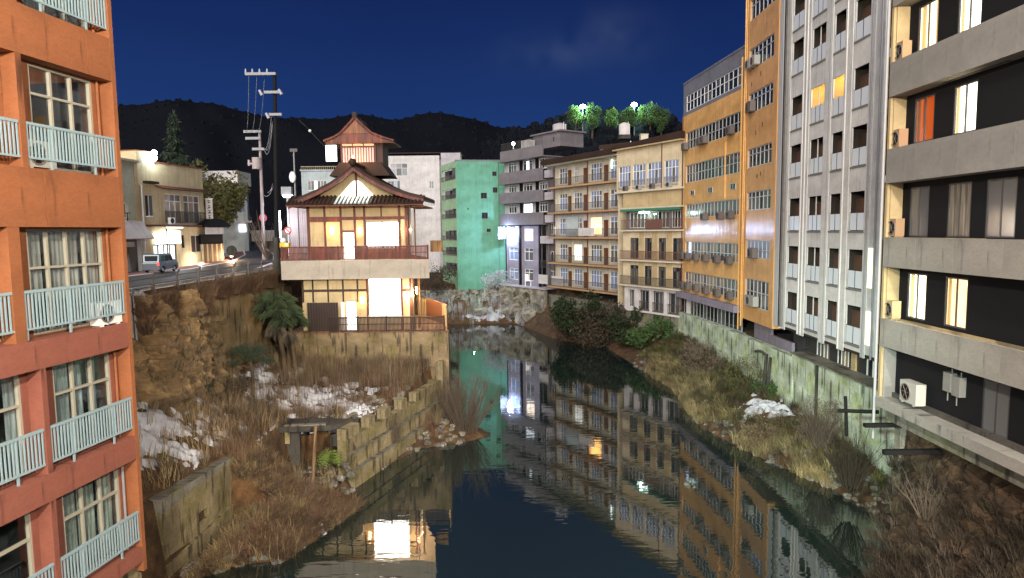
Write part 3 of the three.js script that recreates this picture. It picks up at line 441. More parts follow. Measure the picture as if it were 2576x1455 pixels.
{
  const t = facade('orange_building', 'long orange building with continuous window bands and a slate blue attic', 'building', 16.76, -64, 1.24, 13);
  const rows = [[20.45, 22.05], [17.3, 18.95], [14.0, 15.28], [10.2, 11.76], [7.35, 8.86]], U0 = -0.35, U1 = 12.75, a = 0.45, b = 12.35;
  part(t, 'wall', wallWith(U0, U1, 6.88, 23.7, 0, 0.2, rows.map(([c, d]) => [a, b, c, d])), M.tangerine);
  part(t, 'attic_wall', wallWith(U0, U1, 23.7, 26.75, 0.01, 0.2, [[a, b, 24, 25.5]]), M.slate);
  rows.forEach(([c, d], i) => windowAt(t, a, c, b - a, d - c, -0.14, { cols: 16, rows: i === 2 ? [1] : i < 2 ? [1, 1] : [0.8, 1], frame: M.frameAlu, t: 0.06, pick: (k, j) => i === 3 && k === 1 ? glow([0.35, 0.55, 1], 0.9) : i === 2 ? (paneRng() < 0.35 ? M.glassCurtain : M.glassGrey) : i > 2 ? (paneRng() < 0.4 ? M.glassWarm : M.glassGrey) : paneRng() < 0.15 ? M.glassGrey : M.glassDark }));
  windowAt(t, a, 24, b - a, 1.5, -0.1, { cols: 14, rows: [1, 0.8], frame: M.frameWhite, t: 0.06, panes: [M.glassDark, M.glassDark, M.glassGrey] });
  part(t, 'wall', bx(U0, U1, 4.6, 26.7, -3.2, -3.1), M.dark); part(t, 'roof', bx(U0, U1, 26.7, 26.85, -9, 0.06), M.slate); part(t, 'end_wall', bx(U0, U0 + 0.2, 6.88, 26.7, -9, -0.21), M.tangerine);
  part(t, 'floor_slab', rows.map(([c]) => bx(U0 + 0.25, U1, c - 0.8, c - 0.5, -3, -0.21)), M.darkRoom);
  part(t, 'drainpipe', [bar(V(12.62, 5, 0.1), V(12.62, 26, 0.1), 0.06, 0.06, 8), bar(V(12.42, 6.9, 0.07), V(12.42, 26, 0.07), 0.035, 0.035, 8)], M.tangerine); part(t, 'drainpipe', bar(V(-0.2, 5, 0.08), V(-0.2, 23.7, 0.08), 0.05, 0.05, 8), M.orange);
  for (const u of [1.8, 6.0, 10.6]) windowAt(t, u, 16.05, 1.0, 0.5, 0.002, { cols: 2, frame: M.frameAlu, panes: [M.glassDark], t: 0.05, d: 0.05, name: 'vent_window' });
  part(t, 'canopy', bx(U0 - 0.2, U1 - 0.1, 6.3, 6.87, -0.2, 0.5), M.purple);
  windowAt(t, 1.2, 4.7, 11.2, 1.6, -0.4, { cols: 14, frame: M.frameAlu, panes: [M.glassDark, M.glassGrey, M.glassDark], t: 0.07 }); part(t, 'lower_wall', bx(U0, U1, 4.3, 4.7, -0.5, -0.2), M.purple);
  part(t, 'wall_niche', bx(9.5, 9.62, 15.4, 20, 0, 0.1), M.tangerine);
  orangeAC(t, [0.8, 4.6, 5.5, 10.9], 20.4, 0.26, 'second'); orangeAC(t, [5.8, 9.2, 11.2], 13.7, 0.26, 'fourth'); orangeAC(t, [0.6, 1.8, 3.8, 6.1, 8.6, 11], 10.05, 0.26, 'fifth'); orangeAC(t, [0.7, 1.9, 4.0, 6.3, 8.8, 11.2], 7.2, 0.26, 'lowest');
}
// ---------------------------------------------------------------- the cream hotel with tall windows
{
  const t = facade('cream_hotel', 'cream hotel of five storeys with tall paned upper windows and a green awning', 'building', 11.7, -72.4, 5.06, 8.4);
  const L = 0.9, U1 = 9.85;
  const up = [[0.2, 2.1], [2.45, 4.4], [4.7, 6.7], [7.15, 9.08]], mid = [[2.1, 3.4], [4.35, 5.4], [6.4, 7.45], [8.4, 9.75]];
  part(t, 'wall', wallWith(-0.15, U1, 17.05, 21.6, 0.02, 0.2, up.map(([a, b]) => [a, b, 17.5, 19.75])), M.creamWall);
  up.forEach(([a, b]) => { windowAt(t, a, 17.5, b - a, 2.25, -0.12, { cols: 4, rows: [1.5, 0.7], frame: M.frameWhite, panes: [M.glassBlue, M.glassBlue, M.glassGrey], t: 0.06 }); railing(t, a, b, 17.3, 18.15, 0.1, { mat: M.galv, joined: true, step: 0.16 }); });
  part(t, 'slab', bx(-0.2, U1, 16.85, 17.05, -0.2, 0.35), M.creamPale);
  part(t, 'wall', wallWith(L, U1, 15.25, 16.85, 0, 0.2), M.buff); part(t, 'slab', bx(L - 0.1, U1, 15.1, 15.25, -0.2, 0.5), M.creamPale);
  // storey with the awning
  part(t, 'awning', bx(L + 0.1, U1 - 0.1, 14.85, 15.09, 0.3, 0.5), std([0.03, 0.15, 0.085]));
  part(t, 'wall', wallWith(L, U1, 12.9, 15.1, -0.5, 0.2, [[1.4, 4.3, 13.1, 14.8], [4.6, 7.4, 13.1, 14.8], [7.7, 9.6, 13.1, 14.8]]), M.greyTile);
  for (const [a, b] of [[1.4, 4.3], [4.6, 7.4], [7.7, 9.6]]) windowAt(t, a, 13.1, b - a, 1.7, -0.62, { cols: 5, frame: M.frameWhite, panes: [M.glassDark, M.glassCurtain, M.glassGrey], t: 0.06 });
  part(t, 'fluorescent_lamp', bx(3.5, 5.1, 14.6, 14.8, 0.0, 0.08), glow([0.8, 1, 0.95], 2.2)); pointLight(t, V(4.3, 14.6, 0.3), 0xd8ffee, 6, 5);
  railing(t, L, U1, 12.95, 14.0, 0.3, { mat: M.railBrown, joined: true, step: 0.14 }); part(t, 'rail_board', bx(4.8, 7.2, 13.0, 13.9, 0.34, 0.37), M.railBrown);
  part(t, 'slab', bx(L - 0.1, U1, 12.75, 12.9, -0.5, 0.4), M.creamPale);
  for (const [y0, y1] of [[9.75, 12.75], [7.05, 9.6]]) {
    const top = y0 > 8 ? 12.05 : 9.15, bot = y0 > 8 ? 9.85 : 7.12;
    part(t, 'wall', wallWith(L, U1, y0, y1, 0, 0.2, mid.map(([a, b]) => [a, b, bot, top])), M.creamWall);
    for (const u of [3.5, 5.5, 7.55]) part(t, 'pier', bx(u, u + 0.75, y0, y1, 0, 0.06), M.buff);
    mid.forEach(([a, b]) => windowAt(t, a, bot, b - a, top - bot, -0.12, { cols: 3, rows: [1.7, 0.4], frame: M.frameDark, panes: [M.glassDark, M.glassCurtain, M.glassCurtain], t: 0.07 }));
    railing(t, L, U1, y0 + 0.06, y0 + 0.95, 0.4, { mat: y0 > 8 ? M.railBrown : M.railDark, joined: true, step: 0.14 }); part(t, 'slab', bx(L - 0.1, U1, y0 - 0.15, y0, -0.2, 0.5), M.creamPale);
  }
  part(t, 'wall', wallWith(L + 0.4, 11, 4.2, 6.9, 0.1, 0.3, [[1.9, 2.9, 4.7, 6.5], [3.6, 5.2, 4.4, 6.6], [5.6, 7.3, 4.4, 6.6], [7.8, 10.4, 4.4, 6.6]]), M.white);
  [[1.9, 1.0], [3.6, 1.6], [5.6, 1.7], [7.8, 2.6]].forEach(([u, w]) => { windowAt(t, u, 4.5, w, 2.0, -0.4, { cols: Math.round(w * 1.6), frame: M.frameAlu, panes: [M.glassDark, M.glassDark, M.glassGrey], t: 0.05 }); if (w > 1.2) railing(t, u, u + w, 4.42, 5.4, 0.05, { mat: M.railDark, joined: true, step: 0.16 }); });
  part(t, 'drainpipe', [bar(V(6.85, 17, 0.1), V(6.85, 21.5, 0.1), 0.05, 0.05), bar(V(9.7, 7, 0.1), V(9.7, 21, 0.1), 0.06, 0.06)], M.roofBrown);
  part(t, 'roof', [prism([[-0.4, 21.6], [9.95, 21.6], [9.95, 22.3], [-0.4, 21.95]], 8.6).translate(0, 0, -8)], M.roofTile);
  part(t, 'eave_board', bx(-0.3, 9.9, 21.45, 21.61, 0.06, 0.55), M.buff);
  part(t, 'wall', bx(-0.1, U1, 4.2, 21.6, -4.2, -4.1), M.dark); part(t, 'end_wall', bx(-0.15, 0.05, 4.2, 21.6, -8, -0.19), M.creamWall);
  [1.5, 3.6, 5.6, 8.0].forEach((u, i) => airConditioner(t, u, 17.06, 0.2, `small brown air conditioner under the ${ORD[i]} tall upper window of the cream hotel`, 'air conditioners on the cream hotel', { w: 0.6, h: 0.55, d: 0.28, mat: i % 2 ? M.acBody : M.acDim }));
}
// ---------------------------------------------------------------- the white hotel with five balcony floors
{
  const t = facade('balcony_hotel', 'off white hotel of five balcony storeys with brown doors and one amber window', 'building', 5, -85.2, 7, 11.7);
  const fl = [5.8, 8.85, 12.1, 15.22, 18.42], U0 = 0.2, U1 = 13.9, amber = glow([1, 0.55, 0.06], 1.9), pale = glow([0.9, 0.95, 0.85], 0.9);
  fl.forEach((y, s) => {
    const y1 = s === 4 ? 21.3 : fl[s + 1] - 0.2, wins = [[1.2, 2.85, 1], [4.3, 5.9, 1], [7.65, 9.75, 1], [11.3, 13.2, 1]], doors = [[3.0, 3.9], [6.2, 7.2], [10.1, 11.0]];
    if (s === 4) wins[1] = [4.4, 5.2, 1];
    const holes = [...wins.map(([a, b]) => [a, b, y + 0.3, y + 2.35]), ...doors.map(([a, b]) => [a, b, y + 0.02, y + 2.0])];
    part(t, 'wall', wallWith(U0, U1, y, y1, -0.7, 0.2, holes), s === 2 ? M.white : M.creamPale);
    wins.forEach(([a, b], i) => windowAt(t, a, y + 0.3, b - a, 2.05, -0.82, { cols: i === 2 ? 4 : 3, rows: [1.5, 0.6], frame: M.frameWhite, t: 0.06, pick: () => s === 2 && i === 2 ? amber : s === 1 && i === 1 ? pale : paneRng() < 0.5 ? M.glassBlue : s === 0 ? M.glassBlue : M.glassCurtain }));
    doors.forEach(([a, b]) => piece(t, 'door', a + 0.02, b - 0.02, y + 0.03, y + 1.98, -0.8, -0.74, M.timberOrange));
    part(t, 'slab', bx(U0 - 0.4, U1 + 0.1, y - 0.2, y, -0.9, 0.3), M.slabOrange);
    railing(t, U0 - 0.3, U1, y + 0.05, y + 1.0, 0.2, { mat: M.railDark, joined: true, step: 0.15 });
    for (const u of [1.0, 4.0, 7.4, 11.2]) part(t, 'post', bx(u - 0.05, u + 0.05, y, y1, -0.7, -0.6), M.creamPale);
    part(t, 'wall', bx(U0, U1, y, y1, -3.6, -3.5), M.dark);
  });
  areaLight(t, 2.1, 2, V(8.7, 13.4, -0.5), V(8.7, 13.4, 5), 0xffa62e, 2.2);
  part(t, 'white_board', bx(6.5, 9.6, 12.25, 13.2, 0.24, 0.28), M.white); part(t, 'shed_wall', bx(3.0, 5.4, 12.2, 14.6, -0.6, -0.4), M.paleBlue);
  part(t, 'fluorescent_lamp', bx(11.7, 11.85, 19.9, 20.9, -0.6, -0.5), glow([0.75, 1, 0.9], 2.5));
  part(t, 'roof', [prism([[-0.6, 21.3], [14, 21.3], [14, 21.9], [-0.6, 21.9]], 9.5).translate(0, 0, -8.6)], M.roofTile); part(t, 'end_wall', bx(13.7, 13.9, 5.6, 21.3, -9, -0.9), M.creamPale);
  part(t, 'drainpipe', [0.3, 7.3, 13.5].map((u) => bar(V(u, 5.6, -0.5), V(u, 21.3, -0.5), 0.06, 0.06)), M.roofBrown);
  part(t, 'eave_board', bx(-0.5, 14, 21.12, 21.29, -0.6, 0.5), M.creamPale);
}
// ---------------------------------------------------------------- the grey tiled block and its bright wall lamp
{
  const t = facade('grey_block', 'dark grey tiled block of seven storeys with solid balcony parapets', 'building', -1.9, -96.6, 6.8, 9.6);
  const para = [[19.6, 21.25], [16.85, 18.4], [13.75, 15.4]], U0 = 0.3, U1 = 10.6, cool = glow([0.75, 0.9, 1], 1.6), warm = glow([1, 0.72, 0.35], 1.6);
  para.forEach(([a, b]) => part(t, 'parapet', [bx(U0, U1, a, b, -0.15, 0), bx(U0, U1, a, a + 0.15, -1, -0.15)], M.greyTile));
  part(t, 'roof_parapet', bx(U0 + 0.4, U1, 22.9, 24.3, -0.2, 0), M.greyTile); part(t, 'roof_slab', bx(U0, U1 + 0.2, 22.75, 22.9, -9, 0.2), M.greyTile);
  [[21.25, 22.75], [18.4, 19.6], [15.4, 16.85]].forEach(([a, b], s) => {
    const W = [[1.3, 3.2], [4.9, 7.0], [8.6, 10.3]];
    part(t, 'wall', wallWith(U0, U1, a, b, -1, 0.2, W.map(([p, q]) => [p, q, a + 0.05, b - 0.12])), M.lilac);
    W.forEach(([p, q], i) => windowAt(t, p, a + 0.05, q - p, b - a - 0.17, -1.12, { cols: 3, rows: [1.4, 0.5], frame: M.frameWhite, t: 0.07, pick: (c) => s === 2 && i === 1 ? cool : s === 0 && i === 1 && c === 1 ? cool : paneRng() < 0.5 ? M.glassGrey : M.glassDark }));
    for (const u of [4.1, 7.8]) piece(t, 'doorway', u, u + 0.75, a, b - 0.02, -0.999, -0.96, M.black);
    part(t, 'wall', bx(U0, U1, a, b, -4, -3.9), M.dark);
  });
  // lower tiled storeys with paired windows between upright dark strips
  const W2 = [[1.9, 4.0, 5.95, 7.6], [1.9, 4.0, 8.75, 10.55], [5.6, 7.6, 5.95, 7.6], [5.6, 7.6, 8.75, 10.55], [5.6, 7.6, 11.5, 13.2], [1.9, 4.0, 11.5, 13.2]];
  part(t, 'lower_wall', wallWith(1.2, 9.4, 5.1, 13.6, -0.6, 0.2, W2), M.purple);
  W2.forEach(([a, b, c, d], i) => windowAt(t, a, c, b - a, d - c, -0.72, { cols: 2, rows: [1.4, 0.6], frame: M.frameWhite, t: 0.08, pick: () => i === 4 ? warm : i < 2 ? M.glassBlue : i === 5 ? M.glassBlue : M.glassGrey }));
  for (const u of [4.5, 9.1]) part(t, 'pilaster', bx(u, u + 0.4, 5.1, 13.6, -0.6, -0.4), M.black);
  part(t, 'wall', bx(1.2, 9.4, 5.1, 13.6, -3, -2.9), M.dark); part(t, 'end_wall', [bx(U1 - 0.2, U1, 5.1, 22.8, -9, -1), bx(U0, U0 + 0.2, 13.7, 22.8, -9, -1.2)], M.greyTile);
  [[19.9, 20.9], [17, 18], [14, 15], [11.2, 12.2]].forEach(([a, b]) => part(t, 'side_balcony', bx(b < 14 ? 9.6 : 10.62, 12.4, a, b, -0.9, -0.3), M.lilac)); part(t, 'side_wall', bx(9.5, 12.4, 5.1, 13.6, -1.6, -1.4), M.greyTile); part(t, 'side_wall', bx(10.61, 12.4, 13.6, 22.2, -1.6, -1.4), M.greyTile); for (const [y, w] of [[6, 1.6], [8.6, 1.8], [12.4, 1.2]]) windowAt(t, 10, y, w, 1.5, -1.39, { cols: 3, frame: M.frameWhite, panes: [M.glassGrey, M.glassDark], t: 0.07, d: 0.05 }); railing(t, 9.6, 12.4, 8.0, 8.9, -0.3, { mat: M.railDark, joined: true, step: 0.2 });
  part(t, 'lit_doorway', bx(11.3, 11.8, 12.4, 13.4, -1.39, -1.36), warm);
  // rooftop housing
  part(t, 'rooftop_room', [bx(6, 12, 24.1, 26, -6, -2), bx(5.7, 12.3, 26, 26.2, -6.3, -1.7)], M.greyTile); part(t, 'rooftop_box', bx(5.0, 6.9, 24.3, 25.4, -1.6, -0.6), M.white); part(t, 'roof_rail', [railingShape(0.6, 10.4, 24.3, 25.4, -0.3)], M.railDark);
  // the dazzling white lamp on the wall
  const lamp = thing('wall_lamp', 'dazzling blue white floodlamp on the lower left wall of the grey block', 'lamp', [0, 0, 0]); t.updateMatrixWorld(true);
  const p = t.localToWorld(V(2.6, 13.15, -0.2)); lamp.position.copy(p); lamp.rotation.y = t.rotation.y;
  part(lamp, 'bracket_shield', [bx(-0.06, 0.06, 0.1, 0.45, -0.2, 0.2), bx(-1.7, -1.62, -1.4, 0.4, -0.4, 0.9)], M.galv);  // side plate added to keep the lamp light off the green wall
  part(lamp, 'lamp_head', new THREE.SphereGeometry(0.3, 20, 12).scale(1.5, 1, 0.7), glow([0.72, 0.84, 1], 8));
  pointLight(lamp, V(0, -0.4, 0.5), 0xb8d2ff, 110, 10);
}
function railingShape(u0, u1, y0, y1, z) { const g = [bx(u0, u1, y1 - 0.05, y1, z - 0.03, z + 0.03)]; for (let u = u0; u <= u1; u += 0.3) g.push(bx(u, u + 0.04, y0, y1 - 0.05, z - 0.02, z + 0.02)); return mergeGeometries(g.map(metric)); }
// ---------------------------------------------------------------- rooftop things
for (const [x, y, Z, r, h, label, m] of [[1408, 347, 90, 0.95, 1.75, 'lilac water tank on the roof of the grey tiled block', M.lilac], [1571, 340, 82, 0.68, 1.3, 'pale ribbed water tank on the small rooftop room above the cream hotel', M.white]]) {
  const p = at(x, y, Z), t = thing('water_tank', label, 'water tank', [p.x, p.y, p.z]);
  part(t, 'tank', new THREE.CylinderGeometry(r, r, h, 20).translate(0, h / 2, 0), m); part(t, 'tank_lid', [new THREE.CylinderGeometry(r * 0.3, r, 0.22, 20).translate(0, h + 0.11, 0)], m);
  part(t, 'ladder', [bar(V(r * 0.5, 0, r + 0.05), V(r * 0.5, h + 0.2, r + 0.05), 0.04), bar(V(r * 0.8, 0, r * 0.75), V(r * 0.8, h, r * 0.75), 0.04)], M.whiteGlossy); part(t, 'stand', bx(-r, r, -0.5, 0, -r, r), M.darkConcrete);
}
{
  const p = at(1573, 378, 82), t = thing('rooftop_house', 'small pale rooftop house with a dark flat roof above the cream hotel', 'house', [p.x, p.y - 1.2, p.z], 0.9);
  part(t, 'wall', bx(-2.6, 2.6, -1.2, 1.2, -2, 2), M.lilac); part(t, 'roof', bx(-2.4, 2.9, 1.2, 1.8, -2.3, 2.3), M.roofTile); windowAt(t, -0.4, -0.2, 1.8, 0.9, 2.0, { cols: 2, frame: M.frameAlu, panes: [M.glassBlue], d: 0.05 }); part(t, 'drainpipe', bar(V(-2.5, -1, 2.1), V(-2.5, 1.9, 2.1), 0.06), M.whiteGlossy);
  const q = at(1620, 340, 76), c = thing('chimney', 'pale square chimney on the roof edge right of the rooftop house', 'chimney', [q.x, q.y - 0.9, q.z]); part(c, 'shaft', bx(-0.42, 0.42, -1.6, 0.9, -0.42, 0.42), M.creamPale); part(c, 'cap', bx(-0.46, 0.46, 0.9, 1.0, -0.46, 0.46), M.creamPale);
}
// ---------------------------------------------------------------- the green building and the white ones behind
{
  const t = thing('green_building', 'mint green building with a blank side wall and dark balconies', 'building', [-8.0, 0, -97.1]);
  t.rotation.y = Math.atan2(0.15, 1);
  const W = [[3.6, 4.5, 17.75, 18.6], [3.7, 4.6, 14.8, 15.7], [5.35, 6.0, 21.05, 21.7], [5.4, 6.1, 18.6, 19.4], [4.4, 5.0, 12.8, 13.3]];
  part(t, 'side_wall', wallWith(0, 7.2, 4.2, 23.25, 0, 0.25, W), M.mint);
  W.forEach(([a, b, c, d]) => windowAt(t, a, c, b - a, d - c, -0.16, { cols: 2, frame: M.frameDark, panes: [M.glassDark], t: 0.05 }));
  part(t, 'drainpipe', bar(V(6.2, 5, 0.1), V(6.2, 23, 0.1), 0.06), M.mint); part(t, 'wall_stain', bx(1.6, 1.75, 16.1, 16.4, 0, 0.04), M.leafDark);
  part(t, 'roof', bx(-0.1, 7.3, 23.25, 23.4, -9, 0.08), M.greyTile);
  // balcony front, turned away to the left
  const F = 7.6, rows = [[20.7, 22.3], [17.9, 19.3], [15.0, 16.3], [11.7, 13.1], [9.4, 10.6], [7.1, 8.2]];
  // local axis: u runs from the back (-F) to the shared corner (0)
  const hole = rows.map(([a, b]) => [-F + 0.5, -0.25, a, b]);
  part(t, 'front_wall', wallWith(-F, -0.02, 4.4, 23.25, 0, 0.25, hole).applyMatrix4(new THREE.Matrix4().makeRotationY(-1.32)), M.mintPale);
  rows.forEach(([a, b], i) => { const R = new THREE.Matrix4().makeRotationY(-1.32); part(t, 'recess', bx(-F + 0.5, -0.25, a, b, -1.0, -0.95).applyMatrix4(R), M.dark); for (const [p, q] of i < 2 ? [[-6.6, -4.0], [-3.2, -0.6]] : [[-6.8, -4.6], [-4.2, -2.4], [-2.0, -0.5]]) part(t, 'window', bx(p, q, a + 0.05, b - 0.1, -0.4, -0.35).applyMatrix4(R), M.glassDark); part(t, 'rail', [bx(-F + 0.4, -0.2, a + 0.55, a + 0.62, 0.05, 0.1), ...Array.from({ length: 18 }, (_, k) => bx(-F + 0.5 + k * 0.4, -F + 0.55 + k * 0.4, a - 0.1, a + 0.55, 0.05, 0.1))].map((x) => x.applyMatrix4(R)), M.railDark); });
  part(t, 'back_wall', bx(0, 7.2, 4.2, 23.25, -9, -8.8), M.mint);
}
{
  const p = at(965, 640, 112), t = thing('white_building', 'white apartment block rising behind the wooden bathhouse', 'building', [-22.6, 0, -112]);
  part(t, 'wall', wallWith(0, 10.6, 6, 25.75, 0, 0.3, [[2.3, 5.2, 22.4, 24.5], [1.8, 3.9, 19.6, 21.6], [8.8, 9.6, 20.2, 21.5], [8.9, 9.8, 17.2, 18.4]]), M.white);
  windowAt(t, 2.3, 22.4, 2.9, 2.1, -0.1, { cols: 3, rows: [1, 0.6], frame: M.frameAlu, panes: [M.glassDark, M.glassGrey, M.lilac] }); windowAt(t, 1.8, 19.6, 2.1, 2, -0.1, { cols: 4, frame: M.frameAlu, panes: [M.glassDark, M.glassBlue] }); windowAt(t, 8.8, 20.2, 0.8, 1.3, -0.1, { cols: 2, frame: M.frameAlu, panes: [M.glassGrey] }); windowAt(t, 8.9, 17.2, 0.9, 1.2, -0.1, { cols: 2, frame: M.frameWhite, panes: [M.lilac] });
  part(t, 'side_tower', bx(10.9, 14.2, 6, 26.1, -3, 0.5), M.lilac); part(t, 'drainpipe', [bar(V(10.75, 6, 0.2), V(10.75, 25, 0.2), 0.15, 0.15)], M.greyTile); part(t, 'roof', bx(-0.2, 14.3, 26.1, 26.25, -8, 0.2), M.roofTile); part(t, 'end_wall', bx(0, 0.3, 6, 25.7, -8, -0.31), M.white); part(t, 'annexe', bx(10.6, 14, 6, 11.5, 0.5, 2.5), M.lilac);
}
{
  const t = thing('pale_blue_building', 'low pale blue building with a row of windows left of the bathhouse roof', 'building', [-31.6, 0, -100], 0.05);
  part(t, 'wall', wallWith(0, 7.6, 12, 22.3, 0, 0.3, [[0.9, 3.8, 19.4, 20.85], [5.2, 6.6, 19.6, 21.2]]), M.paleBlue);
  windowAt(t, 0.9, 19.4, 2.9, 1.45, -0.1, { cols: 6, frame: M.frameWhite, t: 0.06, pick: (i) => i === 2 ? glow([1, 0.9, 0.6], 1.4) : i % 2 ? M.glassDark : M.glassCurtain }); windowAt(t, 5.2, 19.6, 1.4, 1.6, -0.1, { cols: 2, frame: M.frameDark, panes: [M.glassDark] });
  part(t, 'roof', bx(-0.15, 7.75, 22.3, 22.5, -6, 0.15), M.paleBlue); part(t, 'roof_rail', railingShape(0, 7.5, 22.5, 23, 0), M.cream); part(t, 'end_wall', bx(0, 0.3, 12, 22.3, -6, -0.31), M.paleBlue);
}
// ---------------------------------------------------------------- the wooden bathhouse
const BH = 0.88; // drawn up at a scale of 1 : 0.88
{
  const t = thing('bathhouse', 'half timbered wooden bathhouse with tiled gables, lit windows and two lattice railed decks', 'bathhouse', [-15.7 * BH, EYE * (1 - BH), -50 * BH]); t.scale.setScalar(BH);
  const white = glow([1, 0.98, 0.94], 4), F = -0.8;
  part(t, 'base_wall', upright([[-1.7, 0.05], [10.75, 0.05], [10.7, -1.6], [10.3, -3.4], [9.4, -5.4], [8.1, -7.8], [7, -10], [-1.7, -10]], -2.5, 5.3), M.reedWall); part(t, 'deck_floor', upright([[-1.6, -0.1], [10.5, -0.1], [10.4, -1.6], [10.0, -3.4], [9.1, -5.4], [7.8, -7.8], [6.8, -9.8], [-1.6, -9.8]], 5.361, 5.38), M.bareWood);
  part(t, 'base_coping', upright([[-1.75, 0.1], [10.8, 0.1], [10.75, -1.6], [10.35, -3.4], [9.45, -5.4], [8.15, -7.8], [7.05, -10], [-1.75, -10]], 5.302, 5.36), M.timberOrange);
  part(t, 'deck_slab', upright([[-1.85, 0.2], [9.42, 0.2], [9.0, -3], [6.6, -10], [-1.85, -10]], 9.45, 10.9), M.parapet);
  // upper storey
  const uh = [[2.69, 3.53, 10.92, 13.02], [4.45, 7.02, 11.77, 13.82]];
  part(t, 'upper_wall', wallWith(0, 7.7, 10.9, 15.2, F, 0.15, uh), M.shoji);
  const P = (u, w, y0, y1, d = 0.05) => piece(t, 'post', u - w / 2, u + w / 2, y0, y1, F, F + d, M.timber);
  [0.05, 1.32, 2.56, 3.63, 4.38, 7.08, 7.62].forEach((u, i) => P(u, i === 0 || i === 6 ? 0.22 : 0.17, 10.9, 15.2)); P(5.69, 0.1, 14.2, 15.2); P(6.4, 0.001, 15.1, 15.2);
  for (const [u0, u1, y0, y1] of [[0.1, 7.6, 15.02, 15.2], [0.1, 2.5, 13.82, 14.22], [2.62, 7.6, 13.95, 14.2], [2.62, 3.57, 13.04, 13.16], [0.1, 2.5, 11.78, 11.9], [3.69, 4.32, 11.78, 11.9]]) piece(t, 'beam', u0, u1, y0, y1, F + 0.002, F + 0.04, M.timber);
  part(t, 'dado', [bx(0.13, 2.5, 10.92, 11.78, F, F + 0.02), bx(3.69, 4.32, 10.92, 11.78, F, F + 0.02), bx(4.44, 7.55, 10.92, 11.72, F, F + 0.02)], M.timberOrange);
  piece(t, 'door', 2.72, 3.5, 10.92, 12.98, F - 0.1, F - 0.06, white);
  windowAt(t, 4.45, 11.77, 2.57, 2.05, F - 0.08, { cols: 2, frame: M.timberDark, panes: [white], t: 0.06 });
  areaLight(t, 2.5, 2, V(5.7, 12.8, F + 0.1), V(5.7, 12.6, 6), 0xfff2dd, 6); areaLight(t, 0.8, 2, V(3.1, 12, F + 0.05), V(3.1, 11.8, 6), 0xfff2dd, 5);
  // lower storey
  part(t, 'lower_wall', wallWith(-0.65, 7.85, 5.36, 9.45, F, 0.15, [[2.73, 3.5, 5.36, 7.65], [4.52, 7.05, 6.5, 9.42]]), M.shoji);
  for (const u of [-0.57, 0.2, 1.38, 2.55, 3.68]) piece(t, 'post', u - 0.06, u + 0.06, 7.6, 9.45, F, F + 0.05, M.timberDark);
  for (const u of [4.42, 7.12, 7.8]) piece(t, 'post', u - 0.07, u + 0.07, 5.36, 9.45, F, F + 0.05, M.timber);
  piece(t, 'beam', -0.6, 4.4, 8.42, 8.6, F + 0.002, F + 0.06, M.timberDark); piece(t, 'beam', 7.19, 7.73, 8.38, 8.55, F + 0.002, F + 0.05, M.timberDark);
  piece(t, 'door', 2.76, 3.48, 5.4, 7.6, F - 0.1, F - 0.06, white); piece(t, 'door_leaf', 2.35, 2.62, 5.4, 7.6, F + 0.02, F + 0.05, M.frameWhite);
  windowAt(t, 4.52, 6.5, 2.53, 2.92, F - 0.1, { cols: 2, frame: M.timberDark, panes: [white], t: 0.05 });
  part(t, 'stair_rail', [bar(V(4.6, 7.75, F - 0.03), V(6.0, 7.05, F - 0.03), 0.05), bar(V(4.6, 7.4, F - 0.03), V(5.4, 7.0, F - 0.03), 0.03)], M.frameAlu); part(t, 'window_sill', bx(4.5, 7.1, 6.38, 6.5, F, F + 0.12), M.paleBlue);
  areaLight(t, 2.5, 2.8, V(5.8, 8, F + 0.1), V(5.8, 7.8, 6), 0xfff2dd, 6);
  { const g = []; for (let u = -0.15; u < 2.2; u += 0.2) piece(t, 'fence_board', u, u + 0.185, 5.37, 7.62, -0.35, -0.32, M.timberDark); }
  // side walls, back
  part(t, 'side_wall', [upright([[7.7, F - 0.15], [7.85, F - 0.15], [7.25, -6.2], [7.1, -6.2]], 5.36, 9.44), upright([[7.55, F - 0.15], [7.7, F - 0.15], [7.1, -6.4], [6.95, -6.4]], 10.9, 15.2), bx(-0.65, -0.5, 5.36, 9.44, -7, F - 0.15), bx(0, 0.15, 10.9, 15.2, -7, F - 0.15)], M.timber);
  for (const [u, w] of [[8.05, -0.55], [8.25, -1.7], [8.12, -3.4]]) part(t, 'pillar', [bar(V(u, 5.36, w), V(u, 9.45, w), 0.06, 0.06, 8)], M.bareWood);
  for (const [u, w] of [[7.95, -0.5], [8.1, -1.9]]) part(t, 'pillar', [bar(V(u, 10.9, w), V(u, 15.2, w), 0.06, 0.06, 8)], M.bareWood);
  // small warm lamps on the walls and along the side
  const bulb = glow([1, 0.74, 0.4], 9);
  for (const [u, y, w, k] of [[1.9, 13.15, F + 0.16, 9], [4.02, 13.1, F + 0.16, 5], [4.06, 7.75, F + 0.16, 8], [7.98, 13.15, -0.4, 14], [8.0, 8.1, -0.4, 26], [8.12, 8.12, -2.1, 26], [7.75, 8.15, -4.2, 26], [7.5, 8.2, -6, 20]]) {
    const onWall = w === F + 0.16; const l = part(t, 'wall_lamp', onWall ? bx(u - 0.09, u + 0.09, y - 0.28, y + 0.28, w - 0.1, w + 0.06) : new THREE.SphereGeometry(0.1, 10, 8).translate(u, y, w), bulb);
    pointLight(t, V(u, y, w), onWall ? 0xffb35c : 0xffd8a8, k, 4);
  }
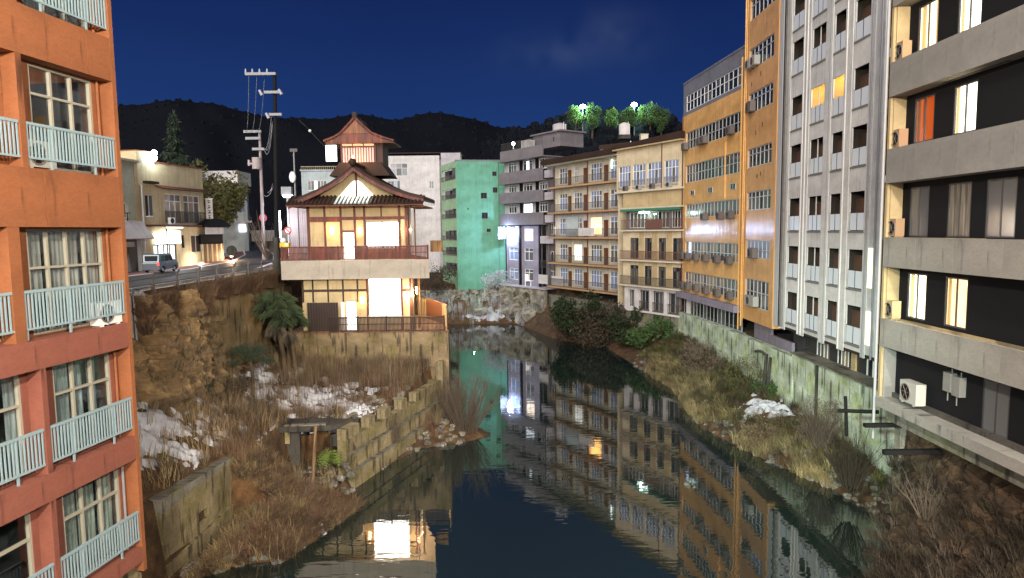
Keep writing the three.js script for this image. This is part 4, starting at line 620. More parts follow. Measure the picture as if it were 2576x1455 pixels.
  // railings of fine uprights: too close to tell apart
  const lattice = (name, pts, y0, y1, step, mat, w) => { const g = []; for (let i = 1; i < pts.length; i++) { const a = V(pts[i - 1][0], 0, pts[i - 1][1]), b = V(pts[i][0], 0, pts[i][1]), L = a.distanceTo(b), n = Math.max(1, Math.round(L / step)); for (const y of [y0 + 0.06, (y0 + y1) / 2, y1 - 0.04]) g.push(bar(a.clone().setY(y), b.clone().setY(y), y > y1 - 0.1 ? 0.05 : 0.03, y > y1 - 0.1 ? 0.05 : 0.03, 4)); for (let k = 0; k < n; k++) { const p = a.clone().lerp(b, k / n); g.push(new THREE.BoxGeometry(w, y1 - y0, 0.03).translate(p.x, (y0 + y1) / 2, p.z)); } } return part(t, name, g, mat, { kind: 'stuff' }); };
  lattice('upper_railing', [[-1.8, 0.1], [9.36, 0.1], [9.0, -2.6]], 10.92, 11.95, 0.1, M.timber, 0.062);
  lattice('lower_railing', [[1.6, -0.05], [10.45, -0.05]], 5.36, 6.5, 0.1, M.timberDark, 0.06);
  for (const u of [-1.8, 0.3, 2.5, 4.7, 6.9, 9.3]) piece(t, 'rail_post', u - 0.05, u + 0.05, 10.92, 12.0, 0.04, 0.14, M.timber);
  for (const u of [1.6, 3.8, 6.0, 8.2, 10.45]) piece(t, 'rail_post', u - 0.05, u + 0.05, 5.36, 6.55, -0.1, 0, M.timberDark);
  { // curved board fence along the river side of the lower deck
    const c = new THREE.CatmullRomCurve3([[10.6, -0.35], [10.55, -1.5], [10.1, -3.2], [9.2, -5.2], [8.0, -7.5], [7.0, -9.6]].map(([x, z]) => V(x, 0, z))), n = 46;
    for (let i = 0; i < n; i++) { const p = c.getPointAt((i + 0.5) / n), d = c.getTangentAt((i + 0.5) / n), m = new THREE.Mesh(sharedBox(0.215, 1.75, 0.04), i > 14 && i < 33 ? M.timberOrange : i % 2 ? M.bareWood : M.buff); m.name = 'fence_board'; m.position.set(p.x, 5.36 + 0.88, p.z); m.rotation.y = Math.atan2(-d.z, d.x); m.castShadow = m.receiveShadow = true; t.add(m); }
    part(t, 'fence_cap', tube(c.getPoints(12).map((p) => V(p.x, 7.13, p.z)), 0.05, 40, 6), M.bareWood);
  }
  part(t, 'deck_fence', upright([[8.4, -0.0], [9.3, -0.0], [8.9, -2.2], [8.85, -2.2]], 10.91, 10.95), M.bareWood); part(t, 'deck_panel', [bx(8.5, 9.6, 11.2, 12.2, -8.3, -8.2)], M.bareWood);  // thin upright board stands for the orange lit fence panel
  // main roof: curved gable with its tiles, bargeboards, lit gable window
  const top = [[-1.15, 15.25], [0, 15.8], [1, 16.22], [2, 16.72], [3, 17.36], [3.84, 18.05], [4.7, 17.4], [5.8, 16.76], [7, 16.22], [8.1, 15.86], [9.1, 15.62]];
  const shell = (w0, depth, th, dy = 0) => prism([...top.map(([x, y]) => [x, y + dy]), ...top.slice().reverse().map(([x, y]) => [x, y - th + dy])], depth).translate(0, 0, w0);
  part(t, 'roof', shell(-7.2, 7.2, 0.16), M.roofTile); part(t, 'bargeboard', shell(-0.02, 0.14, 0.26, -0.17), M.timber); part(t, 'roof_soffit', shell(-7, 6.9, 0.08, -0.17), M.timber);
  { const g = []; for (let i = 0; i < 26; i++) { const w = -0.1 - i * 0.27; for (let k = 1; k < top.length; k++) g.push(bar(V(top[k - 1][0], top[k - 1][1] + 0.02, w), V(top[k][0], top[k][1] + 0.02, w), 0.06, 0.06, 5)); } part(t, 'roof_rolls', g, M.roofTile, { kind: 'stuff' }); }
  part(t, 'ridge', [bar(V(3.84, 18.15, 0.15), V(3.84, 18.15, -7.2), 0.2, 0.2, 8), new THREE.SphereGeometry(0.3, 10, 8).translate(3.84, 18.25, 0.2)], M.roofTile);
  part(t, 'gable_wall', prism([[0.6, 15.6], [7.6, 15.6], [5.8, 16.55], [4.7, 17.15], [3.84, 17.8], [3, 17.1], [2, 16.5]], 0.1).translate(0, 0, F - 0.1), M.shoji);
  const tri = (pts) => part(t, 'gable_window', prism(pts, 0.03).translate(0, 0, F + 0.01), white); tri([[2.6, 15.84], [3.76, 15.84], [3.76, 16.95], [3.5, 16.8]]); tri([[3.94, 15.84], [5.1, 15.84], [4.2, 16.8], [3.94, 16.95]]);
  part(t, 'king_post', bx(3.77, 3.93, 15.8, 17.9, F + 0.01, F + 0.08), M.timber); areaLight(t, 2, 0.8, V(3.85, 16.2, F + 0.15), V(3.85, 15.6, 4), 0xfff2dd, 4);
  // lean-to roof under the gable, a row of tile rolls
  const sk = new THREE.Matrix4().makeTranslation(0, 15.42, -0.12).multiply(new THREE.Matrix4().makeRotationX(0.46));
  part(t, 'eave_roof', bx(-1.2, 9.1, -0.06, 0.02, -0.75, 0.72).applyMatrix4(sk), M.roofTile); part(t, 'eave_fascia', bx(-1.2, 9.1, 14.98, 15.08, 0.4, 0.5), M.timber);
  for (let u = -1.1; u < 9.1; u += 0.3) { const pale = u > 2.35 && u < 5.15, m = new THREE.Mesh(tileGeo(), pale ? M.roofTileLit : M.roofTile); m.name = 'tile'; m.matrixAutoUpdate = true; m.position.set(u, 15.47, -0.12); m.rotation.x = 0.46; m.castShadow = m.receiveShadow = true; t.add(m); }  // rolls below the gable window painted paler as if lit
  part(t, 'rafters', Array.from({ length: 22 }, (_, i) => bx(-1 + i * 0.47, -0.93 + i * 0.47, -0.16, -0.07, -0.75, 0.6).applyMatrix4(sk)), M.timber);
  // side eaves of the roof
  part(t, 'side_eave', [bx(7.7, 9.05, 14.9, 15.0, -6, -0.2), bx(-1.1, 0, 14.95, 15.05, -6, -0.2)], M.timberOrange);
  // look-out tower behind
  const K = 1.08, X = (u) => (-15.7 + u) * K + 15.7, Y = (y) => 13 + (y - 13) * K, W0 = -4;
  part(t, 'tower_wall', bx(X(3.0), X(6.1), Y(17.2), Y(19.9), W0 - 2.4, W0), M.timberDark);
  part(t, 'tower_skirt', prism([[X(2.15), Y(17.2)], [X(6.7), Y(17.2)], [X(6.0), Y(18.2)], [X(2.95), Y(18.2)]], 3.6).translate(0, 0, W0 - 3), M.roofTile);
  for (let i = 0; i < 3; i++) { const u0 = X(3.05 + i * 0.83), u1 = X(3.05 + i * 0.83 + 0.74); piece(t, 'transom_panel', u0, u1, Y(19.47), Y(19.8), W0, W0 + 0.03, glow([0.8, 0.68, 0.45], 0.25, [0.6, 0.5, 0.3])); }  // panels given a faint glow to stand for light from inside
  part(t, 'tower_frame', [bx(X(2.98), X(5.58), Y(19.36), Y(19.46), W0, W0 + 0.08), bx(X(2.98), X(5.58), Y(18.1), Y(18.22), W0, W0 + 0.08), bx(X(2.96), X(3.06), Y(18.1), Y(19.85), W0, W0 + 0.09), bx(X(5.5), X(5.6), Y(18.1), Y(19.85), W0, W0 + 0.09)], M.timber);
  const pink = glow([0.62, 0.42, 0.38], 0.12, [0.42, 0.3, 0.27]); for (let i = 0; i < 12; i++) piece(t, 'lattice_slat', X(3.1 + i * 0.2), X(3.1 + i * 0.2 + 0.13), Y(18.24), Y(19.34), W0, W0 + 0.04, pink);  // slats given a faint glow as if lit from behind
  const tt = [[1.85, 19.78], [2.6, 20.05], [3.1, 20.35], [3.7, 20.95], [4.2, 21.5], [4.75, 20.95], [5.4, 20.35], [6.2, 20.02], [7.05, 19.75]].map(([u, y]) => [X(u), Y(y)]);
  part(t, 'tower_roof', prism([...tt, [X(6.9), Y(19.68)], [X(2.0), Y(19.68)]], 3.8).translate(0, 0, W0 - 3.2), M.roofBrown);
  part(t, 'tower_ridge', [bar(V(X(4.2), Y(21.52), W0 + 0.7), V(X(4.2), Y(21.52), W0 - 3.3), 0.16, 0.16, 8), bx(X(4.05), X(4.35), Y(21.4), Y(21.85), W0 + 0.6, W0 + 0.75)], M.roofTile);
  part(t, 'tower_gable', [prism([[X(3.25), Y(20.3)], [X(5.2), Y(20.3)], [X(4.2), Y(21.2)]], 0.05).translate(0, 0, W0 + 0.6)], M.timberOrange);
  { const g = []; for (let i = 1; i < tt.length; i++) g.push(bar(V(tt[i - 1][0], tt[i - 1][1], W0 + 0.64), V(tt[i][0], tt[i][1], W0 + 0.64), 0.11, 0.11, 6)); part(t, 'tower_bargeboard', g, M.roofBrown); }
  part(t, 'tower_eave', bx(X(1.95), X(7.0), Y(19.62), Y(19.7), W0 - 3, W0 + 0.55), M.timberOrange);
  pointLight(t, V(X(4.2), Y(18.5), W0 + 1.6), 0xffa56a, 10, 5); part(t, 'roof_lamp', new THREE.SphereGeometry(0.12, 8, 6).translate(X(4.2), Y(18.5), W0 + 1.6), glow([1, 0.65, 0.4], 3));
  const s = part(scene, 'light_box', bx(-0.42, 0.42, -0.64, 0.64, -0.1, 0.1), glow([0.95, 1, 0.9], 1.5)); const sp = at(834, 387, 47.5); s.scale.setScalar(BH); s.position.set(sp.x + 0.05, sp.y, -47.2); tag(s, 'white lit sign box hanging left of the bathhouse tower', 'sign');
}
function tileGeo() { if (!cache.has('tile')) { const g = new THREE.CylinderGeometry(0.09, 0.09, 1.45, 8, 1, false, 0, Math.PI * 2); g.rotateX(Math.PI / 2); cache.set('tile', metric(g)); } return cache.get('tile'); }
// ---------------------------------------------------------------- walls and stones of the left bank
{
  // crenellated river wall in two ledges: from (-8.5, 32.6) to (-4.9, 43.5), then back to the bathhouse
  const A = [-8.55, -32.5], B = [-4.85, -43.6], L = Math.hypot(B[0] - A[0], B[1] - A[1]);
  const t = facade('river_wall', 'buff concrete river wall with square merlons and two stepped ledges below the bathhouse', 'wall', A[0], A[1], B[0] - A[0], B[1] - A[1]);
  part(t, 'wall_body', wallWith(0, L, 1.7, 2.45, 0, 0.5), M.stoneWall);
  for (const [a, b, w] of [[0.9, 1.68, 0.22], [-1, 0.88, 0.46]]) part(t, 'ledge', [bx(0, L, a, b, -0.5, w)], M.stoneWall);
  part(t, 'coping', [bx(0.02, L - 0.02, 1.68, 1.74, 0, 0.27), bx(0.02, L - 0.02, 0.88, 0.93, 0.22, 0.5)], M.greyConcrete);
  for (const [a, b] of [[0, 1.35], [2.3, 2.9], [4.0, 4.7], [6.0, 6.7], [7.9, L]]) { piece(t, 'merlon', a, b, 2.451, 3.0, -0.5, -0.001, M.stoneWall); }
  part(t, 'back_step', bx(0, 8, 2.1, 2.6, -0.9, -0.51), M.darkConcrete);
  part(t, 'wall_return', [bx(L - 0.4, L, -1, 3.0, -0.9, -0.51)], M.stoneWall);
  const C = [-4.42, -45]; const r = facade('garden_wall', 'brown stained wall corner running back from the river wall to the bathhouse', 'wall', B[0], B[1], C[0] - B[0], C[1] - B[1]);
  part(r, 'wall_body', wallWith(0.02, 1.5, -1, 4.2, 0, 0.4), M.reedWall); part(r, 'corner_post', bx(-0.1, 0.25, -1, 4.3, -0.2, 0.14), M.stoneWall);
  // near left wall with the hole
  const n = facade('concrete_wall', 'weathered buff concrete wall with a broken dark hole beside the orange block', 'wall', -13, -23, 0.02, -1);
  part(n, 'wall_body', wallWith(0.3, 6.15, -1, 2.75, 0, 0.5, [[2.9, 3.6, 1.15, 1.6]]), M.stoneWall); part(n, 'wall_foot', wallWith(0.3, 6.1, -1, 0.75, 0.1, 0.09), M.stoneWall); part(n, 'hole_back', bx(2.9, 3.5, 1.1, 1.7, -0.6, -0.52), M.dark);
  part(n, 'coping', prism([[0.3, 2.751], [6.15, 2.751], [6.15, 2.86], [0.3, 3.3]], 0.55).translate(0, 0, -0.52), M.greyConcrete);
  part(n, 'dark_recess', [bx(-2, 0.3, -1, 3.2, -1.6, -1.4), bx(0.3, 0.5, -1, 2.75, -1.6, -0.51)], M.darkConcrete);  // return face coloured dark for the shadow in the gap
  // gully with a dark slab and a pale post
  const s = thing('culvert', 'dark concrete slab and culvert opening left of the river wall', 'culvert', [-10.6, 0, -34.4], 0.1);
  part(s, 'slab', bx(-2.2, 2.2, 2.55, 2.85, -1.2, 0.6), M.darkConcrete); part(s, 'culvert_wall', [bx(-2.0, -0.9, -0.5, 2.55, -0.4, 0), bx(-0.9, 2.2, -0.5, 2.55, -1.1, -0.9)], M.darkConcrete); part(s, 'slab_edge', bx(-1.2, 0.6, 2.86, 2.92, 0.3, 0.6), M.greyConcrete); part(s, 'stub', [bx(-2.3, -2.05, 1.3, 2.75, 0.1, 0.35), bx(-1.55, -1.3, 1.9, 2.9, 0.3, 0.5)], M.stoneWall);
  const p = part(scene, 'wooden_post', bar(at(786, 1222, 31.3), at(793, 1074, 32.6), 0.1, 0.085, 8), M.bareWood); tag(p, 'pale upright post beside the green fern at the gully', 'post');
  // tall retaining wall of the road with a bare rock outcrop
  const w = facade('retaining_wall', 'tall brown retaining wall carrying the road above the snowy garden', 'wall', -17.3, -22, 0, -1);
  part(w, 'wall_body', wallWith(0, 6.8, 2, 10.3, 0, 0.5), M.reedWall); part(w, 'wall_body', wallWith(13.6, 27.6, 2, 10.3, -0.02, 0.5), M.reedWall); part(w, 'wall_buttress', wallWith(6.8, 13.6, 2, 10.0, -0.4, 0.4), M.darkConcrete);
  part(w, 'pipe', bar(V(14.4, 4, 0.1), V(13.7, 9.8, 0.1), 0.16, 0.16, 8), M.timberDark); part(w, 'pipe', bar(V(8.7, 4.5, 0.25), V(8.9, 10, 0.2), 0.1, 0.1, 8), M.timberDark);
}
// a rock face: a jittered grid of flat facets pushed out in blocks
function rockFace(name, label, W, H, nx, ny, out, mat, seed, block) {
  const g = new THREE.PlaneGeometry(W, H, nx, ny), p = g.attributes.position, r = rng(seed), C = Array.from({ length: block }, () => [r(), r(), r(), (r() - 0.5) * 1.4, (r() - 0.5) * 1.2]);
  for (let i = 0; i < p.count; i++) {
    const u = p.getX(i) / W + 0.5, v = p.getY(i) / H + 0.5, rim = sstep(0, 0.1, u) * sstep(1, 0.9, u); let m = 1e9, m2 = 1e9, h = 0;
    for (const c of C) { const q = Math.hypot((u - c[0]) * W * 1.25, (v - c[1]) * H * 0.42); if (q < m) { m2 = m; m = q; h = c[2] + (u - c[0]) * c[3] * 2 + (v - c[1]) * c[4] * 2; } else if (q < m2) m2 = q; }
    h -= (1 - sstep(0, 0.16, m2 - m)) * 0.35;
    p.setXYZ(i, p.getX(i) + (r() - 0.5) * (W / nx) * 0.7, p.getY(i) + (r() - 0.5) * (H / ny) * 0.7, rim * (out[0] + (1 - v) * out[1] + h * out[2] + (fbm(u * W * 2, v * H * 2, 64, 3, seed) - 0.5) * out[3]) - 0.15);
  }
  const q = g.toNonIndexed(); q.computeVertexNormals(); const m = part(scene, name, q, mat); m.userData = { kind: 'structure', label }; return m;
}
{ const m = rockFace('rock_outcrop', 'broken tan rock face under the road', 6.6, 7.8, 80, 96, [0.2, 1.1, 1.1, 0.9], M.rock, 14, 70); m.position.set(-17.3, 6.3, -32.4); m.rotation.y = Math.PI / 2 - 0.05; }
{ // far bank: frosty rock faces below the grey block, in three turns
  const F = (label, x, Z, ang, W, H, y, seed) => { const m = rockFace('rock_cliff', label, W, H, Math.round(W * 3.2), Math.round(H * 6), [0.1, 1.6, 1.4, 0.9], M.rockPale, seed, 60); m.position.set(x, y, -Z); m.rotation.y = ang; };
  F('frosty rocks under the green building', -8.6, 96.0, 0.05, 11, 4.6, 2.2, 3); F('frosty rocks under the bright wall lamp', 0.6, 93.6, -0.62, 10, 5.2, 2.5, 7);
}
{ const m = rockFace('rock_bank', 'dark rock and concrete bank under the near grey hotel', 11, 7.4, 110, 74, [0.1, 1.3, 0.12, 0.75], M.rockDark, 33, 14); m.position.set(13.9, 2.3, -17.6); m.rotation.y = -Math.PI / 2 + 0.02; }  // bank coloured dark to stand for the shade under the hotel
// boulders (uneven stones), each its own
function boulder(name, label, x, Z, r, mat, seed, sy = 0.8, group) { const g = new THREE.IcosahedronGeometry(1, 3), p = g.attributes.position; for (let i = 0; i < p.count; i++) { const v = V(p.getX(i), p.getY(i), p.getZ(i)), k = 0.6 + 0.55 * fbm(v.x * 1.3 + seed, v.y * 1.3 + v.z * 1.1 + seed, 64, 3, 21) + 0.25 * Math.abs(fbm(v.x * 3 + seed, v.z * 3 + v.y * 2, 64, 2, 27) - 0.5); p.setXYZ(i, v.x * k * r, v.y * k * r * sy, v.z * k * r); } g.deleteAttribute('uv'); const q = metric(g); q.computeVertexNormals(); const m = part(scene, name, q, mat); m.position.set(x, ground(x, Z) + r * sy * 0.3, -Z); return tag(m, label, 'rock', group); }
boulder('rock', 'large pinkish boulder lying at the foot of the cliff by the orange block', -16.5, 30.2, 0.62, M.rockPale, 3, 1); boulder('rock', 'dark boulder under the palm left of the bathhouse base wall', -14.0, 42.0, 0.6, M.greyConcrete, 9, 0.7);
{ // loose rocks at the foot of the far bank
  [[-9.5, 92.6, 0.9, 0.8, 'farthest left, beyond the bathhouse deck'], [-4.4, 92.4, 1.1, 0.7, 'below the green wall'], [-0.6, 92.2, 1.0, 0.8, 'below the bright wall lamp'], [2.2, 88.6, 1.2, 0.9, 'beside the dark bush']].forEach(([x, Z, r, s, where], i) => boulder('rock', `loose frosty rock on the far waterline, ${where}`, x, Z, r, M.rockPale, i * 5 + 2, s, 'loose rocks of the far bank'));
}
// ---------------------------------------------------------------- right bank walls
{
  const wall = (label, pts, y0, y1, mat, niches) => { const t = thing('retaining_wall', label, 'wall'); for (let i = 1; i < pts.length; i++) { const [a, b] = pts[i - 1], [c, d] = pts[i], L = Math.hypot(c - a, d - b), g = wallWith(0, L + 0.25, y0, y1, 0, 0.6); g.applyMatrix4(new THREE.Matrix4().makeRotationY(Math.atan2(-(d - b), c - a)).setPosition(a, 0, b)); part(t, 'wall_panel', g, mat); } return t; };
  const f = wall('stained concrete embankment tinted for teal light under the tower and the orange block', [[16.5, -64.5], [17.45, -50.2], [17.75, -41.3]], -0.5, 4.78, M.tealLitWall); f.name = 'river_embankment';
  for (const [z0, z1, x, y] of [[-41.3, -37.9, 17.85, 5.0], [-37.85, -33.4, 17.97, 4.93], [-33.35, -28, 18.0, 4.95]]) part(f, 'wall_panel', bx(x, x + 0.8, -0.5, y, z0, z1), M.tealLitWall);
  part(f, 'joint_pipe', bar(V(17.85, 1, -37.87), V(17.85, 4.9, -37.87), 0.09, 0.09), M.darkConcrete); part(f, 'coping', bx(17.7, 19.4, 5.001, 5.07, -41.3, -28), M.greyConcrete);
  part(f, 'drain_pipe', [bar(V(17.5, 4.3, -44.6), V(17.35, 2.2, -44.5), 0.12, 0.12), bar(V(17.5, 4.2, -43.9), V(17.4, 2, -44.0), 0.1, 0.1), tube([V(17.1, 4.3, -45.6), V(17.3, 4.4, -45), V(17.5, 4.2, -44.5)], 0.1)], M.darkConcrete);
  wall('grey stone wall below the cream hotel at the bend of the river', [[4.85, -86.8], [5.1, -85.2], [11.8, -73.6], [11.95, -72.1], [16.8, -64]], 0, 4.55, M.greyConcrete);
  const t = facade('arched_wall', 'pale stone wall with two low arches below the grey tiled block', 'wall', -2.0, -96.5, 6.9, 9.7);
  const s = new THREE.Shape([[0, 0], [11.6, 0], [11.6, 5.1], [0, 5.1]].map(([a, b]) => new THREE.Vector2(a, b)));
  for (const c of [5.2, 7.7]) { const h = new THREE.Path(); h.moveTo(c - 0.9, 1.2); h.lineTo(c - 0.9, 3.6); h.absarc(c, 3.6, 0.9, Math.PI, 0, true); h.lineTo(c + 0.9, 1.2); h.closePath(); s.holes.push(h); }
  part(t, 'wall_body', new THREE.ExtrudeGeometry(s, { depth: 0.6, bevelEnabled: false }).translate(0, 0, 0.0), M.rockPale); part(t, 'arch_back', bx(4, 9, 0.5, 4.9, -0.6, -0.5), M.black); part(t, 'terrace_edge', bx(0, 12, 5.1, 5.25, -1.5, 0.8), M.lilac);
  const c = part(scene, 'garden_chair', [bx(-0.25, 0.25, 0.4, 0.46, -0.25, 0.25), bx(-0.25, 0.25, 0.46, 0.95, -0.28, -0.22), bx(-0.25, -0.19, 0, 0.4, -0.25, -0.19), bx(0.19, 0.25, 0, 0.4, -0.25, -0.19), bx(-0.25, -0.19, 0, 0.4, 0.19, 0.25), bx(0.19, 0.25, 0, 0.4, 0.19, 0.25)], M.whiteGlossy); const cp = at(1328, 705, 92); c.position.set(cp.x, 5.25, -91.4); c.scale.setScalar(1.7); tag(c, 'white garden chair on the terrace below the grey block', 'chair');
  for (const [x, y, Z, w, label] of [[1366, 703, 86, 2.0, 'left white screen panel at the foot of the balcony hotel'], [1402, 707, 84, 2.4, 'right white screen panel at the foot of the balcony hotel']]) { const b = part(scene, 'screen_panel', bx(-w / 2, w / 2, -0.6, 0.6, -0.04, 0.04), M.white), p = at(x, y, Z); b.position.copy(p); b.rotation.y = -1.0; tag(b, label, 'panel'); }
}
// ---------------------------------------------------------------- street on the left terrace
{
  const R = [[-17.75, 12], [-17.75, 40], [-17.9, 48], [-19.6, 56], [-23.4, 66], [-28, 76], [-36, 92], [-52, 116]], Lf = [[-26.8, 12], [-26.6, 40], [-26.3, 50], [-26.0, 58], [-27.8, 66], [-32, 76], [-41, 92], [-58, 116]];
  const ribbon = (a, b, lift) => { const pos = [], idx = []; for (let i = 0; i < a.length; i++) { pos.push(a[i][0], roadY(a[i][1]) + lift, -a[i][1], b[i][0], roadY(b[i][1]) + lift, -b[i][1]); if (i) { const o = i * 2; idx.push(o - 2, o, o - 1, o - 1, o, o + 1); } } const g = new THREE.BufferGeometry(); g.setAttribute('position', new THREE.Float32BufferAttribute(pos, 3)); g.setIndex(idx); g.computeVertexNormals(); return g; };
  const mix = (t) => R.map((p, i) => [lerp(p[0], Lf[i][0], t), lerp(p[1], Lf[i][1], t)]);
  const st = (name, g, m, label) => { const o = part(scene, name, g, m); o.castShadow = false; o.userData = { kind: 'structure', label }; };
  st('road', ribbon(R, Lf, 0.03), M.asphalt, 'dark asphalt road bending away behind the bathhouse'); st('road_marking', ribbon(mix(0.1), mix(0.14), 0.036), M.paint, 'white edge line of the road by the river'); st('road_marking', ribbon(mix(0.76), mix(0.8), 0.036), M.paint, 'white edge line by the houses');
  st('road_tint', ribbon(mix(0.81), mix(1.0), 0.034), M.redLitRoad, 'strip tinted red for tail light glow along the houses'); st('road_tint', ribbon(mix(-0.0), mix(0.09), 0.034), M.redLitRoad, 'strip tinted red for tail light glow along the railing');
  part(scene, 'kerb', ribbon(R.slice(0, 3).map(([x, z]) => [x + 0.32, z]), R.slice(0, 3).map(([x, z]) => [x - 0.05, z]), 0.16), M.paving).userData = { kind: 'structure', label: 'pale kerb under the railing' };
  for (let i = 0; i < 9; i++) { const Z = 29.4 + i * 2.3; const k = piece(scene, 'kerb_stone', -18.05, -17.8, 10.3, 10.52, -Z - 1.1, -Z + 1.1, M.paint); k.name = numbered('kerb_stone'); tag(k, `whitish kerb stone before the guard rail, ${ORD[i]} from the orange block`, 'kerb stone', 'kerb stones along the guard rail'); }
  // guard rail with bent dark posts
  const t = thing('guard_rail', 'dark guard rail with bent posts along the road edge above the cliff', 'guard rail');
  for (let i = 0; i < 12; i++) { const Z = 24.7 + i * 2.3, x = -17.36; part(t, 'post', [bar(V(x, 10.2, -Z), V(x, 11.0, -Z), 0.075, 0.065, 8), bar(V(x, 11.0, -Z), V(x + 0.14, 11.2, -Z), 0.065, 0.05, 8), bx(x - 0.1, x + 0.1, 10.2, 10.34, -Z - 0.1, -Z + 0.1)], M.railDark); }
  for (const y of [10.62, 10.92]) part(t, 'rail', bar(V(-17.36, y, -24), V(-17.36, y, -50.4), 0.032, 0.032, 6), M.railDark);
}
{ // shop house with the lit sign board
  const t = facade('shop_house', 'cream two storey shop house with a blank parapet and a glowing sign board', 'house', -27.9, -49.5, 0.15, -1); const S = 1.25; t.scale.setScalar(S); t.position.y = 10.49 - 10.99 * S;
  const F1 = [[1.05, 3.35, 10.5, 12.4], [3.78, 4.1, 12.1, 12.95], [4.78, 5.95, 11.75, 12.95]], F2 = [[0.55, 1.35, 14.1, 15.45], [2.3, 4.0, 13.75, 15.6], [4.2, 5.95, 13.75, 15.6]];
  part(t, 'front_wall', wallWith(0.1, 6.4, 10.2, 17.45, 0, 0.2, [...F1, ...F2]), M.cream); part(t, 'upper_parapet', bx(0.0, 1.45, 16.0, 18.0, -3, 0.05), M.cream); part(t, 'parapet_cap', [bx(1.45, 6.45, 17.45, 17.53, -0.3, 0.06), bx(0, 1.5, 18.0, 18.07, -3, 0.1)], M.orange); part(t, 'side_wall', bx(0.1, 0.3, 10.2, 17.9, -7, -0.21), M.buff); part(t, 'side_wall', bx(6.2, 6.4, 10.2, 17.4, -7, -0.21), M.cream); part(t, 'roof', bx(0.3, 6.2, 17.2, 17.3, -7, -0.21), M.greyTile);
  part(t, 'eave', [prism([[0, 0], [0.55, -0.16], [0.55, -0.08], [0, 0.1]], 4.9).rotateY(-Math.PI / 2).translate(6.4, 15.98, 0)], M.roofBrown); part(t, 'eave', bx(0.4, 1.4, 16.1, 16.25, 0, 0.4), M.timberDark);
  part(t, 'wall', bx(0.3, 6.2, 10.2, 17.2, -3.2, -3.1), M.darkRoom);
  windowAt(t, 0.55, 14.1, 0.8, 1.35, -0.13, { cols: 2, frame: M.frameAlu, panes: [M.glassGrey, M.glassDark] });
  windowAt(t, 2.3, 13.75, 1.7, 1.85, -0.13, { cols: 3, rows: [1.5, 0.5], frame: M.frameWhite, panes: [M.glassCurtain, M.glassWarm] }); windowAt(t, 4.2, 13.75, 1.75, 1.85, -0.13, { cols: 3, rows: [1.5, 0.5], frame: M.frameWhite, panes: [M.glassCurtain, M.glassWarm] });
  railing(t, 2.2, 6.2, 13.75, 14.5, 0.12, { mat: M.railDark, joined: true, step: 0.12 });
  part(t, 'lower_eave', bx(0.5, 6.6, 13.5, 13.62, 0, 0.45), M.roofBrown);
  windowAt(t, 3.78, 12.1, 0.32, 0.85, -0.12, { cols: 1, frame: M.frameDark, panes: [M.glassDark] }); windowAt(t, 4.78, 11.75, 1.17, 1.2, -0.12, { cols: 2, frame: M.frameAlu, panes: [M.brownWall], name: 'shuttered_window' });
  windowAt(t, 1.05, 10.5, 2.3, 1.9, -0.2, { cols: 4, frame: M.frameDark, t: 0.08, panes: [glow([0.75, 0.95, 0.9], 0.55), glow([0.95, 0.97, 0.95], 0.8)], name: 'shop_window' });
  part(t, 'sign_board', [bx(1.05, 1.62, 12.42, 13.1, 0.12, 0.24), bx(1.66, 3.35, 12.42, 13.22, 0.12, 0.26)], glow([1, 1, 1], 3.2)); areaLight(t, 2.2, 0.75, V(2.2, 12.8, 0.34), V(2.3, 11.6, 4), 0xf4fbff, 9);
  part(t, 'sign_lamp', bx(1.65, 3.2, 13.4, 13.47, 0.5, 0.58), glow([0.8, 0.95, 1], 2)); part(t, 'drainpipe', bar(V(0.2, 10.3, 0.08), V(0.2, 16, 0.08), 0.06), M.whiteGlossy); part(t, 'pole', bar(V(1.66, 10.4, 0.5), V(1.66, 13.4, 0.5), 0.035), M.black);
  airConditioner(t, 2.5, 13.64, 0.28, 'white air conditioner on the ledge of the cream shop house', undefined, { w: 0.5, h: 0.55, d: 0.26, mat: M.whiteGlossy });
  // ground lamp that washes the foot of the wall, hidden behind the kerb
  const l = thing('ground_lamp', 'low white ground lamp washing the foot of the cream shop house', 'lamp'); t.updateMatrixWorld(true); l.position.copy(t.localToWorld(V(4.6, 10.95, 0.75))); part(l, 'lamp_body', bx(-0.12, 0.12, 0, 0.14, -0.16, 0.16), M.steelDark); part(l, 'lamp_glass', bx(-0.1, 0.1, 0.141, 0.15, -0.13, 0.13), glow([1, 0.95, 0.85], 5)); pointLight(l, V(0, 0.25, 0), 0xfff6e8, 7, 3);
  // white lamp on the parapet
  const m = thing('roof_lamp', 'glaring white double lamp standing on the parapet of the cream shop house', 'lamp'); m.position.copy(t.localToWorld(V(1.5, 17.5, 0.1))); part(m, 'bulb', [new THREE.SphereGeometry(0.2, 14, 10).translate(0, 0.28, 0), new THREE.SphereGeometry(0.2, 14, 10).translate(0, 0.68, 0)], glow([0.95, 1, 1], 30)); part(m, 'lamp_post', bar(V(0, 0, 0), V(0, 0.15, 0), 0.06), M.galv); pointLight(m, V(0.3, 0.5, 0.3), 0xe6f6ff, 20, 10);
}
